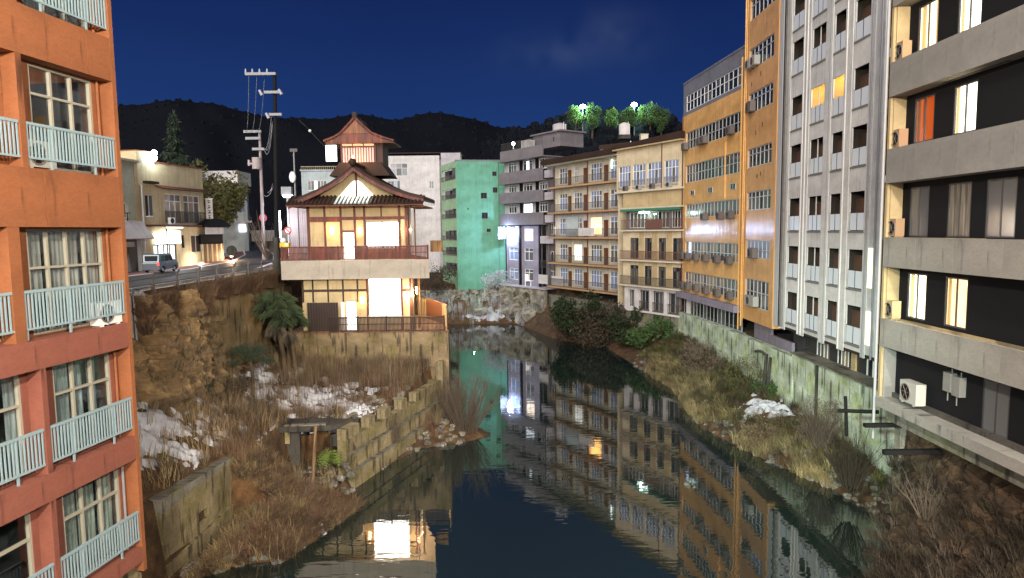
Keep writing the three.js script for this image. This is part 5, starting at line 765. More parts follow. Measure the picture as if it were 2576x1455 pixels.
{ // corrugated neighbour with its canopy
  const t = facade('corrugated_house', 'pale green corrugated house with a slanted white canopy beside the orange block', 'house', -28.1, -48.3, 0.15, -1); t.scale.setScalar(1.25); t.position.y = 10.4 - 10.92 * 1.25;
  part(t, 'upper_wall', wallWith(-5, 0.85, 13.8, 17.3, 0.15, 0.3, [[-0.95, -0.1, 13.95, 14.9]]), std([0.5, 0.53, 0.42], { bump: T.corrugated, scale: 0.03, map: T.plaster })); windowAt(t, -0.95, 13.95, 0.85, 0.95, 0, { cols: 1, frame: M.frameWhite, panes: [M.glassGrey], t: 0.09 }); part(t, 'roof', bx(-5, 1.0, 17.3, 17.42, -5, 0.3), M.creamPale); part(t, 'wall_edge', bx(0.55, 0.85, 13.8, 17.3, -0.15, 0.17), M.buff);
  part(t, 'canopy', prism([[0, 13.75], [0.75, 12.75], [0.8, 12.8], [0, 13.85]], 5.9).rotateY(-Math.PI / 2).translate(0.95, 0, 0.15), M.white);
  part(t, 'lower_wall', bx(-5, 0.9, 10.2, 13.8, -0.2, -0.1), M.greyTile); part(t, 'shutter', bx(-0.9, 0.3, 10.45, 12.3, -0.1, -0.05), M.greyConcrete); part(t, 'shutter_box', bx(-0.9, 0.3, 12.3, 12.6, -0.1, 0.1), M.white); part(t, 'pillar', bx(0.5, 0.75, 10.2, 13.0, 0.1, 0.35), M.white); part(t, 'banner', prism([[-0.6, 10.5], [0.1, 10.5], [-0.1, 11.9]], 0.02).translate(0, 0, -0.03), M.paleBlue); part(t, 'step', [bx(-1.2, 0.8, 10.3, 10.6, 0.1, 0.7), bx(-1.2, 0.8, 10.3, 10.45, 0.7, 0.95)], M.paving); part(t, 'window_rail', railingShape(-1, -0.2, 13.8, 14.3, 0.3), M.black);
}
{ // small grey car seen from the rear quarter
  const t = thing('car', 'small grey boxy car parked before the glowing shop window', 'car', [-24.55, 10.4, -45.8], Math.atan2(1, -0.05)), paint = new THREE.MeshPhysicalMaterial({ color: col(0.085, 0.105, 0.125), roughness: 0.3, metalness: 0.4, clearcoat: 1, clearcoatRoughness: 0.1 });
  const W = 0.72, body = new THREE.Shape(); body.moveTo(-1.62, 0.3); body.lineTo(-1.66, 0.78); body.quadraticCurveTo(-1.64, 0.86, -1.5, 0.88); body.lineTo(1.0, 0.9); body.quadraticCurveTo(1.55, 0.86, 1.66, 0.62); body.lineTo(1.64, 0.32); body.lineTo(1.42, 0.24); body.absarc(1.08, 0.27, 0.33, 0, Math.PI, false); body.lineTo(-0.72, 0.22); body.absarc(-1.05, 0.27, 0.33, 0, Math.PI, false); body.lineTo(-1.5, 0.26); body.closePath();
  part(t, 'body', new THREE.ExtrudeGeometry(body, { depth: 1.36, bevelEnabled: true, bevelSize: 0.04, bevelThickness: 0.05, bevelSegments: 3, curveSegments: 12 }).translate(0, 0, -0.68), paint);
  const cab = [[-1.58, 0.9], [0.95, 0.9], [0.5, 1.5], [0.3, 1.56], [-1.35, 1.56], [-1.5, 1.48]]; part(t, 'cabin', prism(cab, 1.26, 0.04).translate(0, 0, -0.63), paint);
  part(t, 'side_window', [prism([[-1.4, 0.96], [-0.72, 0.96], [-0.72, 1.44], [-1.36, 1.44]], 0.01), prism([[-0.64, 0.96], [0.02, 0.96], [0.02, 1.44], [-0.64, 1.44]], 0.01), prism([[0.1, 0.96], [0.78, 0.96], [0.42, 1.44], [0.1, 1.44]], 0.01)].map((g) => g.translate(0, 0, 0.672)), M.glassDark);
  part(t, 'windscreen', bar(V(0.92, 0.98, 0), V(0.52, 1.46, 0), 0.02).scale(1, 1, 28), M.glassDark); part(t, 'rear_window', bx(-1.615, -1.6, 0.98, 1.42, -0.5, 0.5), M.glassDark);
  for (const [x, z] of [[1.08, 0.6], [1.08, -0.6], [-1.05, 0.6], [-1.05, -0.6]]) { const w = new THREE.Group(); w.name = 'wheel'; w.position.set(x, 0.27, z); t.add(w); part(w, 'tyre', new THREE.TorusGeometry(0.2, 0.075, 8, 20).scale(1, 1, 1.3), M.black); part(w, 'rim', new THREE.CylinderGeometry(0.17, 0.17, 0.14, 14).rotateX(Math.PI / 2), M.frameAlu); }
  part(t, 'taillight', bx(-1.7, -1.6, 0.62, 0.86, 0.5, 0.7), glow([1, 0.03, 0.02], 1.2, [0.4, 0.02, 0.02])); part(t, 'headlight', new THREE.SphereGeometry(0.12, 10, 8).scale(0.7, 1, 1).translate(1.56, 0.66, 0.5), M.whiteGlossy); part(t, 'bumper', bx(1.6, 1.72, 0.26, 0.42, -0.62, 0.62), M.railDark); part(t, 'mirror', bx(0.72, 0.86, 0.92, 1.06, 0.72, 0.86), paint); t.scale.setScalar(0.82); part(t, 'door_handle', bx(-0.4, -0.25, 0.8, 0.83, 0.73, 0.75), M.frameAlu); part(t, 'sill', bx(-0.7, 0.72, 0.2, 0.27, -0.7, 0.73), M.whiteGlossy);
}
{ // vertical sign tower and dark entrance beside the shop house
  const p = at(526, 534, 57.5), t = thing('signboard', 'tall white vertical signboard with five black characters beside the shop house', 'sign', [p.x, p.y, p.z], 0.35); t.scale.setScalar(1.23);
  part(t, 'board', bx(-0.22, 0.22, -0.92, 0.92, -0.06, 0.06), M.white); part(t, 'frame', [bx(-0.25, 0.25, 0.92, 0.97, -0.08, 0.08), bx(-0.25, 0.25, -0.97, -0.92, -0.08, 0.08)], M.frameAlu);
  // five brush characters, too soft in the photograph to read: strokes of the same weight
  const r = rng(8); for (let k = 0; k < 5; k++) { const y = 0.7 - k * 0.35, g = []; for (const [x0, y0, x1, y1] of [[-0.1, 0.1, 0.1, 0.11], [0, 0.13, -0.01, -0.12], [-0.1, -0.02 - r() * 0.04, 0.1, -0.01], [-0.02, 0, -0.11, -0.12], [0.02, 0, 0.11, -0.12 + r() * 0.03]].slice(0, 3 + (k % 3))) g.push(bar(V(x0, y + y0, 0.065), V(x1, y + y1, 0.065), 0.018, 0.018, 4)); part(t, 'character', g, M.black); }
  const q = at(540, 615, 47), e = thing('entrance_gate', 'dark roofed entrance with a bamboo fence right of the shop house', 'gate', [-26.6, 10.3, -57.8], 1.2); e.scale.setScalar(1.22);
  part(e, 'roof', [prism([[-1.1, 2.7], [1.1, 2.7], [1.25, 2.85], [0.3, 3.3], [-0.3, 3.3], [-1.25, 2.85]], 1.4).translate(0, 0, -0.5)], M.black); part(e, 'gable_board', bx(-0.8, 0.8, 2.2, 2.68, 0.5, 0.6), M.white); part(e, 'dark_opening', bx(-1, 1, 1.5, 2.2, -0.2, 0.3), M.black); for (let i = 0; i < 14; i++) piece(e, 'fence_board', -1.0 + i * 0.143, -0.87 + i * 0.143, 0, 1.5, 0.3, 0.35, i % 3 ? M.bareWood : M.buff);
  const k = thing('lantern_lamp', 'orange glowing low lamp at the road bend beside the bamboo fence', 'lamp', [-25.2, 10.4, -59]); part(k, 'lamp_body', bx(-0.12, 0.12, 0.0, 0.5, -0.12, 0.12), M.timberDark); part(k, 'lamp_glass', new THREE.SphereGeometry(0.14, 10, 8).translate(0, 0.62, 0), glow([1, 0.75, 0.45], 6)); pointLight(k, V(0, 0.62, 0), 0xffd9b0, 26, 4);
}
{ // traffic mirror seen from behind, signs
  const m = thing('traffic_mirror', 'round traffic mirror seen from behind on a thin post by the road', 'traffic mirror'); m.position.set(-22.4, 10.4, -52.5); part(m, 'mirror_disc', new THREE.CylinderGeometry(0.42, 0.42, 0.06, 24).rotateX(Math.PI / 2).translate(0, 1.25, 0), M.darkConcrete); part(m, 'post', bar(V(0, 0, -0.06), V(0, 1.6, -0.06), 0.035), M.galv);
  const sign = (name, label, x, y, Z, r, blue, h) => { const p = at(x, y, Z), t = thing(name, label, 'road sign', [p.x, p.y, p.z]); part(t, 'sign_rim', new THREE.TorusGeometry(r * 0.84, r * 0.17, 8, 24), std([0.5, 0.06, 0.06])); part(t, 'sign_face', new THREE.CylinderGeometry(r * 0.75, r * 0.75, 0.02, 20).rotateX(Math.PI / 2), blue); if (h) part(t, 'post', bar(V(0, -h, -0.06), V(0, r, -0.06), 0.035), M.paint); part(t, 'slash', bar(V(-r * 0.5, r * 0.5, 0.02), V(r * 0.5, -r * 0.5, 0.02), 0.04), std([0.6, 0.05, 0.05])); };
  sign('road_sign', 'round blue sign with a red rim on the grey utility pole', 661, 548, 59.6, 0.36, std([0.15, 0.25, 0.65])); sign('road_sign', 'round red ringed sign on a white post by the lit white wall', 723, 580, 55, 0.32, M.paint, 2.1); sign('road_sign', 'small round blue sign with a red rim far along the road', 547, 549, 64, 0.3, std([0.1, 0.12, 0.6]), 2);
  const y = thing('warning_light', 'yellow warning box on the ground behind the bathhouse railing', 'box'); y.position.copy(at(715, 617, 52)); part(y, 'box_body', bx(-0.38, 0.38, -0.18, 0.18, -0.15, 0.15), std([0.7, 0.42, 0.03])); part(y, 'lens', new THREE.SphereGeometry(0.12, 8, 6).translate(0.2, 0.05, 0.16), glow([1, 0.6, 0.05], 2)); const w = part(scene, 'white_ball', new THREE.SphereGeometry(0.24, 12, 10), M.whiteGlossy); w.position.copy(at(712, 606, 53)); tag(w, 'white round cover beside the yellow box by the railing', 'cover');
}
// lit white wall with a tube lamp behind the bathhouse's left corner
{
  const a = at(728, 640, 60), t = thing('lit_wall', 'white slatted wall lit by a bright upright tube lamp left of the bathhouse', 'wall', [a.x, 0, a.z]);
  for (let i = 0; i < 12; i++) piece(t, 'wall_board', i * 0.19, i * 0.19 + 0.175, 11.2, 15.4 - i * 0.01, 0, 0.04, M.pinkWall); part(t, 'base', bx(0, 2.3, 10.6, 11.2, -0.1, 0.1), M.paving); part(t, 'post', [bar(V(0.9, 11.2, 0.1), V(0.9, 15.5, 0.1), 0.05), bar(V(1.9, 11.2, 0.1), V(1.9, 15.3, 0.1), 0.05)], M.galv);
  const l = thing('tube_lamp', 'bright upright white tube lamp before the white slatted wall', 'lamp', [a.x - 0.35, 0, a.z + 1.2]); part(l, 'tube', bar(V(0, 12.6, 0), V(0, 15.0, 0), 0.07, 0.07, 10), glow([0.95, 0.95, 1], 9)); part(l, 'post', bar(V(0, 10.6, 0), V(0, 12.6, 0), 0.05), M.galv); pointLight(l, V(0.3, 14, 0.2), 0xe8ecff, 14, 8);
}
{ // small pale house up the road
  const t = thing('road_house', 'small pale teal house with an overhanging dark storey up the road', 'house', [-31.2, 0, -70], 0.75);
  part(t, 'wall', wallWith(0, 3.2, 11, 17.4, 0, 0.2, [[1.7, 2.9, 15.4, 16.7]]), M.paleBlue); windowAt(t, 1.7, 15.4, 1.2, 1.3, -0.1, { cols: 2, frame: M.frameDark, panes: [M.glassBlue] }); part(t, 'roof', bx(-0.3, 3.5, 17.4, 17.7, -4, 0.4), M.roofTile); part(t, 'awning', bx(-0.2, 3.4, 14.2, 14.4, 0, 0.6), M.white); part(t, 'lit_sign', bx(2.2, 2.9, 13.2, 14.0, 0.1, 0.16), glow([0.9, 0.93, 1], 2.2)); part(t, 'side_wall', bx(0, 0.2, 11, 17.4, -4, -0.21), M.paleBlue); part(t, 'end_wall', bx(3.0, 3.2, 11, 17.4, -4, -0.21), M.paleBlue);
  const p = at(540, 437, 78), h = thing('flat_house', 'dark flat roofed house with a pale fascia behind the bushy tree', 'house', [p.x - 2.6, 0, -78]); part(h, 'wall', bx(0, 4.8, 10, 20.3, -4, -0.4), M.slate); part(h, 'fascia', bx(-0.2, 5.2, 18.8, 20.4, -4, 0), M.white);
  const g = thing('low_wall', 'pale low wall along the upper road', 'wall', [-34, 0, -86]); part(g, 'wall_body', bx(0, 9, 11, 13.4, -0.3, 0), M.white); part(g, 'hedge_base', bx(0, 9, 11, 12, 0.01, 0.4), M.darkConcrete);
}
// ---------------------------------------------------------------- utility poles and wires
{
  const a = at(697, 684, 47.5), b = at(690, 180, 47.5), t = thing('utility_pole', 'tall dark utility pole with a wide crossarm beside the bathhouse', 'utility pole');
  part(t, 'pole', bar(V(a.x, 10.2, a.z), V(b.x, b.y, a.z), 0.19, 0.12, 12), M.black);
  const arm = (name, x0, x1, y, m) => { const p = at(x0, y, 47.3), q = at(x1, y, 47.3); part(t, name, bx(p.x, q.x, p.y - 0.09, p.y + 0.09, p.z - 0.08, p.z + 0.08), m); return [p, q]; };
  arm('crossarm', 616, 693, 186, M.galv); arm('crossarm', 664, 706, 232, M.galv); arm('crossarm', 676, 708, 288, M.galv); const w = at(697, 655, 47.4); part(t, 'pole_wrap', new THREE.CylinderGeometry(0.23, 0.24, 2.6, 12).translate(a.x, 11.4, a.z), M.darkConcrete);
  for (const x of [617, 634, 652, 671]) { const p = at(x, 180, 47.3); part(t, 'insulator', [new THREE.CylinderGeometry(0.05, 0.08, 0.26, 8).translate(p.x, p.y + 0.06, p.z)], M.wire); }
  for (const [x, y] of [[704, 231], [655, 233], [672, 291]]) { const p = at(x, y, 47.1); part(t, 'insulator', new THREE.CylinderGeometry(0.09, 0.12, 0.4, 8).rotateZ(0.5).translate(p.x, p.y, p.z), M.wire); }
  const c = at(662, 612, 59), d = at(652, 330, 59), u = thing('utility_pole', 'slimmer grey utility pole with a transformer behind the dark pole', 'utility pole');
  part(u, 'pole', bar(V(c.x, 10.5, c.z), V(d.x, d.y, c.z), 0.17, 0.11, 12), M.pinkWall);
  const arm2 = (x0, x1, y) => { const p = at(x0, y, 58.8), q = at(x1, y, 58.8); part(u, 'crossarm', bx(p.x, q.x, p.y - 0.11, p.y + 0.11, p.z - 0.08, p.z + 0.08), M.galv); }; arm2(612, 656, 331); arm2(617, 655, 348); arm2(634, 664, 375);
  const e = at(640, 411, 58.9); part(u, 'transformer', [new THREE.CylinderGeometry(0.42, 0.42, 1.0, 14).translate(e.x + 0.2, e.y, e.z), bx(e.x - 0.6, e.x + 0.6, e.y - 0.1, e.y + 0.05, e.z - 0.1, e.z + 0.1), new THREE.CylinderGeometry(0.12, 0.12, 0.5, 8).translate(e.x - 0.5, e.y + 0.05, e.z)], M.pinkWall);
  // wires
  const wire = (x0, y0, x1, y1, sag, label, grp, r = 0.016, m = M.wire, Z0 = 47.3, Z1 = 58.8) => { const p = at(x0, y0, Z0), q = at(x1, y1, Z1), mid = p.clone().lerp(q, 0.5); mid.y -= sag; const o = part(scene, 'power_line', tube([p, p.clone().lerp(q, 0.25).setY(lerp(p.y, q.y, 0.25) - sag * 0.75), mid, p.clone().lerp(q, 0.75).setY(lerp(p.y, q.y, 0.75) - sag * 0.75), q], r, 24, 5), m); tag(o, label, 'power line', grp); };
  [[625, 192, 616, 329, 'leftmost'], [645, 194, 628, 329, 'middle'], [664, 200, 642, 329, 'rightmost']].forEach(([x0, y0, x1, y1, n]) => wire(x0, y0, x1, y1, 1.3, `${n} of the three pale wires hanging from the top crossarm`, 'wires between the utility poles', 0.018, M.wire));
  [[682, 292, 662, 372, 0.9, 'upper'], [684, 306, 666, 374, 0.8, 'middle'], [685, 312, 664, 376, 1.1, 'lower']].forEach(([x0, y0, x1, y1, s, n]) => wire(x0, y0, x1, y1, s, `${n} pale cable of the loop below the second crossarm`, 'cables between the utility poles', 0.026, M.wire));
  [[686, 462, 672, 484, 0.2, 'upper'], [687, 470, 664, 492, 0.3, 'lower']].forEach(([x0, y0, x1, y1, s, n]) => wire(x0, y0, x1, y1, s, `${n} short pale cable by the middle of the dark pole`, 'short cables at the dark pole', 0.022, M.wire));
  const f = at(740, 460, 64), g = thing('loudspeaker_mast', 'thin mast with pale loudspeakers and a dish left of the bathhouse roof', 'mast'); const ft = at(738, 378, 64); part(g, 'mast', bar(V(f.x, 10.5, f.z), V(ft.x, ft.y, f.z), 0.1, 0.07, 8), M.galv); part(g, 'top_antenna', bx(ft.x - 0.35, ft.x + 0.35, ft.y - 0.15, ft.y + 0.15, f.z - 0.1, f.z + 0.1), M.railDark); part(g, 'dish', new THREE.SphereGeometry(0.42, 12, 8).scale(0.8, 1.3, 0.5).translate(f.x - 0.1, at(736, 446, 64).y, f.z + 0.2), M.paint);
  const h = at(722, 480, 60), k = thing('road_light', 'pale road lantern on a short white post left of the bathhouse roof', 'lamp'); part(k, 'lantern', [bx(h.x - 0.5, h.x + 0.4, h.y - 0.35, h.y + 0.35, h.z - 0.2, h.z + 0.2)], M.galv); part(k, 'lamp_glass', new THREE.CylinderGeometry(0.5, 0.35, 0.22, 12).translate(h.x, h.y - 0.5, h.z), glow([0.95, 0.95, 1], 3)); pointLight(k, V(h.x, h.y - 0.75, h.z), 0xf2f0ff, 170, 6); part(k, 'post', bar(V(h.x, 10.5, h.z), V(h.x, h.y, h.z), 0.12), M.galv);
  const s = at(779, 329, 70), ws = part(scene, 'power_line', tube([at(750, 300, 70), s, at(800, 352, 70), at(820, 372, 70)], 0.03, 12, 5), M.darkConcrete); tag(ws, 'dark wire crossing the hill left of the tower roof', 'power line'); const ins = part(scene, 'insulator', new THREE.SphereGeometry(0.16, 8, 6), M.paint); ins.position.copy(s); tag(ins, 'pale bead insulator on the dark wire before the hill', 'insulator');
}
// ---------------------------------------------------------------- the bridge the photograph was taken from, behind the camera, with its street lamps
{
  const t = thing('bridge', 'concrete road bridge behind the viewer', 'bridge', [0, 0, 14]); part(t, 'deck', bx(-40, 40, 10.6, 11.2, -4, 4), M.greyConcrete); part(t, 'parapet', [bx(-40, 40, 11.2, 12.0, -4, -3.8), bx(-40, 40, 11.2, 12.1, 3.8, 4)], M.greyConcrete);
  // two added, unseen floodlights that brighten the river banks
  for (const [x, tx, ty, tz, k, c, ang, n] of [[9.5, -11.5, 3.5, -39, 4800, 0xfff3e0, 0.235, 'left'], [-8, 17.6, 2.6, -41, 5200, 0xe2fff0, 0.2, 'right']]) {
    const l = thing('added_floodlight', `added unseen floodlight behind the viewer to brighten the ${n} bank`, 'floodlight', [x, 12.2, 10.5]); part(l, 'post', bar(V(0, 0, 0), V(0, 5, 0), 0.08, 0.06, 8), M.galv); part(l, 'lamp_head', new THREE.SphereGeometry(0.2, 12, 8).translate(0, 5.1, 0), glow([1, 0.96, 0.88], 12));
    const s = new THREE.SpotLight(c, k, 0, ang, 0.6, 2); s.position.set(x, 17.3, 10.1); s.target.position.set(tx, ty, tz); s.castShadow = true; s.shadow.radius = 14; scene.add(s, s.target);
  }
  for (const [x, w, k, c, n] of [[-1, 0, 2100, 0xfff0d8, 'left'], [9, 0, 1700, 0xfff0dc, 'right']]) {
    const l = thing('street_lamp', `${n} street lamp on the bridge behind the viewer`, 'street lamp', [x, 11.2, 6.2]);
    part(l, 'post', [bar(V(0, 0, 0), V(0, 8.6, 0), 0.09, 0.06, 10), bar(V(0, 8.6, 0), V(0, 8.8, -1.1), 0.05, 0.05, 8)], M.galv); part(l, 'lamp_head', new THREE.SphereGeometry(0.22, 12, 8).scale(1, 0.7, 1).translate(0, 8.75, -1.25), glow([1, 0.93, 0.8], 20)); pointLight(l, V(0, 8.75, -1.25), c, k, 14);
  }
}
{ // floodlights on the hill
  for (const [x, y, n] of [[1466, 268, 'left'], [1596, 263, 'right']]) { const p = at(x, y, 158), t = thing('floodlight', `${n} of the two glaring floodlights on the wooded hilltop`, 'floodlight', [p.x, p.y, p.z], 0, 'floodlights on the hill'); part(t, 'pole', bar(V(0, -14, 0), V(0, 0, 0), 0.14, 0.1, 8), M.galv); part(t, 'lamp_head', new THREE.SphereGeometry(0.6, 14, 10).scale(1.2, 0.8, 0.5), glow([0.85, 1, 0.9], 40)); pointLight(t, V(0, 0.2, -1.2), 0xc9ffdc, 300, 20); pointLight(t, V(0, 0, 1.2), 0xc9ffdc, 220, 20); }
  const p = at(1297, 387, 118), t = thing('hill_lamp', 'small white lamp on the slope behind the grey tiled block', 'lamp', [p.x - 0.4, at(1300, 361, 115).y, -115]); part(t, 'lamp_head', new THREE.SphereGeometry(0.3, 10, 8), glow([0.95, 0.95, 1], 14)); part(t, 'pole', bar(V(0, -6, 0), V(0, 0, 0), 0.08), M.galv); pointLight(t, V(0, 0.1, 0.6), 0xeaf4dc, 60, 8);
}
// light that washes the green wall from the yard at its foot
{
  const p = V(-9.6, 6.0, -88.5), t = thing('yard_lamp', 'yard lamp on a low post before the green building', 'lamp', [-5.5, 0.8, -91.2]); part(t, 'pole', bar(V(0, 0, 0), V(0, 3.4, 0), 0.07), M.galv); part(t, 'lamp_head', bx(-0.3, 0.3, 3.4, 3.6, -0.2, 0.2), M.frameDark); part(t, 'lamp_glass', bx(-0.25, 0.25, 3.42, 3.58, -0.24, -0.21), glow([0.6, 1, 0.85], 4)); pointLight(t, V(0, 3.5, -0.6), 0xc8ffd8, 10, 6);
}
// ---------------------------------------------------------------- plants
function blades(n, h, spread, width, bend, seed) { const r = rng(seed), pos = [], nor = []; for (let i = 0; i < n; i++) { const a = r() * 6.283, q = Math.sqrt(r()) * spread, x = Math.cos(a) * q, z = Math.sin(a) * q, hh = h * (0.55 + r() * 0.6), b = r() * 6.283, lx = (Math.cos(a) * 0.6 + Math.cos(b)) * bend * hh, lz = (Math.sin(a) * 0.6 + Math.sin(b)) * bend * hh, wx = Math.cos(b + 1.57) * width, wz = Math.sin(b + 1.57) * width; const mx = x + lx * 0.4, mz = z + lz * 0.4, my = hh * 0.62, vx = wx * 0.75, vz = wz * 0.75; const P = [x - wx, 0, z - wz, x + wx, 0, z + wz, mx + vx, my, mz + vz, x - wx, 0, z - wz, mx + vx, my, mz + vz, mx - vx, my, mz - vz, mx - vx, my, mz - vz, mx + vx, my, mz + vz, x + lx, hh * (1 - bend * 0.3), z + lz]; pos.push(...P); } const g = new THREE.BufferGeometry(); g.setAttribute('position', new THREE.Float32BufferAttribute(pos, 3)); g.computeVertexNormals(); return g; }
function scatter(name, label, mat, geo, n, seed, where, size, tint = 0.35) {
  const r = rng(seed), o = new THREE.Object3D(), ms = [], cs = []; let guard = 0;
  while (ms.length < n && guard++ < n * 20) { const p = where(r); if (!p) continue; const [x, Z, k = 1, y] = p; o.position.set(x, (y ?? ground(x, Z)) - 0.04, -Z); const s = size * k * (0.6 + r() * 0.8); o.scale.set(s, s * (0.8 + r() * 0.5), s); o.rotation.set((r() - 0.5) * 0.3, r() * 6.28, (r() - 0.5) * 0.3); o.updateMatrix(); ms.push(o.matrix.clone()); const c = (1 - tint + r() * tint * 2) * (0.45 + 1.1 * fbm(x * 0.55 + seed, Z * 0.55, 64, 3, 51)); cs.push(col(c, c * (0.92 + r() * 0.14), c * (0.85 + r() * 0.25))); }
  const m = new THREE.InstancedMesh(metric(geo), mat, ms.length); ms.forEach((q, i) => { m.setMatrixAt(i, q); m.setColorAt(i, cs[i]); }); m.name = numbered(name); m.castShadow = m.receiveShadow = true; m.userData = { kind: 'stuff', label }; scene.add(m);
}
const tuftA = () => blades(26, 0.7, 0.3, 0.014, 0.45, 1), tuftB = () => blades(22, 1.5, 0.4, 0.012, 0.2, 2), tuftC = () => blades(44, 0.75, 0.34, 0.014, 0.8, 3), tuftD = () => blades(48, 0.9, 0.45, 0.024, 0.7, 4);
const band = (f) => (r) => f(r);
const box = (x0, x1, z0, z1, ok) => (r) => { const x = lerp(x0, x1, r()), Z = lerp(z0, z1, r()); return !ok || ok(x, Z, r) ? [x, Z] : null; };
const land = (x, Z) => !inside(RIVER, x, Z);
const clump = (x, Z, s, t) => fbm(x * s, Z * s, 64, 3, 33) > t;
scatter('dry_grass', 'rust brown dry grass on the low left bank by the water', M.rust, tuftC(), 1250, 3, box(-13, -6.5, 22, 32, (x, Z) => land(x, Z) && Z < 30.2 && x > (Z < 28.5 ? -12.2 : -12.8) && clump(x, Z, 0.7, 0.42)), 0.55, 0.6);
scatter('dry_grass', 'straw coloured dry grass on the low left bank by the water', M.straw, tuftC(), 800, 4, box(-13, -6.5, 22, 32, (x, Z) => land(x, Z) && Z < 30.5 && x > (Z < 28.5 ? -12.2 : -12.8) && clump(x + 9, Z, 0.8, 0.46)), 0.5, 0.5);
scatter('brush', 'dry brown brush covering the slope of the gully', M.rust, tuftB(), 480, 5, box(-17, -9.3, 27, 36, (x, Z) => land(x, Z) && !(Z < 29 && x > -13.3) && !(x > -12.5 && Z > 30.3 && Z < 35.2) && !(x < -13.5 && Z < 31) && clump(x, Z, 0.5, 0.42)), 0.42, 0.6);
scatter('brush', 'grey brown twigs on the slope of the gully', M.twig, tuftB(), 300, 6, box(-17, -9.3, 25, 36, (x, Z) => land(x, Z) && !(Z < 29 && x > -13.3) && !(x > -12.5 && Z > 30.3 && Z < 35.2) && !(x < -13.7 && Z < 31.5 && clump(x, Z, 0.9, 0.4))), 0.42, 0.6);
scatter('reeds', 'tall dry reeds below the bathhouse base wall', M.strawDim, tuftB(), 520, 7, box(-15, -4.6, 40.6, 43.8, (x, Z) => land(x, Z) && x < -4.6), 0.55, 0.6);
scatter('reeds', 'rust brown stalks below the bathhouse base wall', M.rust, tuftB(), 420, 8, box(-15, -4.6, 39.5, 43.8, (x, Z) => land(x, Z) && x < -4.6), 0.46, 0.6);
scatter('dry_grass', 'dry grass in the snowy garden', M.strawDim, tuftA(), 650, 9, box(-17, -6, 33.5, 42, (x, Z) => land(x, Z) && inside(GARDEN, x, Z) && clump(x, Z, 0.45, 0.5)), 0.34, 0.6);
scatter('creeper', 'brown creeper hanging over the road wall', M.rust, tuftC(), 1100, 10, (r) => { const Z = lerp(30, 48.5, r()), x = -17.3 + r() * 0.5; return [x, Z, 1, 9.95 - r() * (Z < 37 ? 1.6 : 0.7)]; }, 0.7);
scatter('brush', 'brown thicket at the foot of the cliff', M.strawDim, tuftB(), 300, 11, box(-17.2, -13.5, 29, 46, (x, Z) => clump(x, Z, 0.6, 0.4)), 0.42, 0.6);
scatter('pampas_grass', 'yellow pampas grass along the right bank', M.pampas, tuftC(), 950, 12, box(10, 18, 30, 62, (x, Z) => land(x, Z) && !inside(RIGHT, x, Z) && edge(RIVER, x, Z) < 2.2 && clump(x, Z, 0.35, 0.45)), 0.68, 0.5);
scatter('brush', 'olive brush on the right bank under the embankment', M.leafOlive, tuftD(), 800, 13, box(11.5, 18.2, 28, 64, (x, Z) => land(x, Z) && !inside(RIGHT, x, Z) && edge(RIVER, x, Z) > 1 && Math.hypot(x - 16.2, (Z - 41.2) * 0.7) > 1.5), 0.48, 0.5);
scatter('brush', 'dark brown brush on the right bank', M.brushDark, tuftB(), 1000, 14, box(11.5, 18.6, 24, 60, (x, Z) => land(x, Z) && !inside(RIGHT, x, Z) && Math.hypot(x - 16.2, (Z - 41.2) * 0.7) > 1.4), 0.42, 0.6);
scatter('brush', 'tangled dry stems hanging over the dark bank under the grey hotel', M.brushDark, tuftC(), 520, 25, (r) => { const Z = lerp(14, 23, r()), h = r(); return [13.95 - (1 - h) * 1.3 - r() * 0.3, Z, 1, -0.6 + h * 5.6]; }, 0.55, 0.6);
scatter('brush', 'dark dead twigs on the bare bank under the grey hotel', M.brushDark, tuftB(), 520, 15, box(12.9, 14.6, 14, 24, (x, Z) => land(x, Z)), 0.4, 0.6);
scatter('frosted_brush', 'pale frosted twigs on the far bank', M.frost, tuftB(), 260, 16, box(-13, 4, 88, 97, (x, Z) => land(x, Z)), 0.9);
scatter('brush', 'dark undergrowth behind the bathhouse', M.brushDark, tuftB(), 900, 17, (r) => { const x = lerp(-16, -8, r()), Z = lerp(54, 64, r()); return land(x, Z) ? [x, Z] : null; }, 1.6);
scatter('twigs', 'tall pale bare twigs standing through the garden snow', M.twig, blades(7, 1.6, 0.3, 0.011, 0.12, 9), 260, 18, box(-17, -6, 33.5, 43, (x, Z) => land(x, Z) && inside(GARDEN, x, Z)), 0.7, 0.5);
scatter('straw', 'pale straw stalks leaning on the gully slope', M.straw, blades(9, 1.1, 0.35, 0.012, 0.35, 10), 420, 19, box(-16, -9, 24, 36, (x, Z) => land(x, Z) && !(Z < 29 && x > -13.4 && x < -12) && clump(x + 4, Z, 0.6, 0.46)), 0.7, 0.5);
scatter('creeper', 'dark creeper on the rock face under the road', M.strawDim, tuftC(), 420, 20, (r) => { const Z = lerp(29.4, 35.6, r()); return [-16.6 + r() * 0.9, Z, 1, 3.6 + r() * r() * 6]; }, 0.55, 0.6);
{ const g = new THREE.IcosahedronGeometry(0.16, 1), p = g.attributes.position; for (let i = 0; i < p.count; i++) { const k = 0.7 + 0.6 * vnoise(p.getX(i) * 20, p.getY(i) * 20 + p.getZ(i) * 30, 64, 64); p.setXYZ(i, p.getX(i) * k, p.getY(i) * k * 0.7, p.getZ(i) * k); } g.computeVertexNormals();
scatter('stones', 'loose stones and rubble along the left waterline and gully', M.greyConcrete, g.clone(), 420, 22, box(-13, -3, 22, 45, (x, Z) => land(x, Z) && edge(RIVER, x, Z) < 3.4), 1.1, 0.5);
scatter('stones', 'loose stones along the right waterline', M.greyConcrete, g.clone(), 420, 23, box(10, 18, 22, 64, (x, Z) => land(x, Z) && edge(RIVER, x, Z) < 2.2), 1.1, 0.5); }
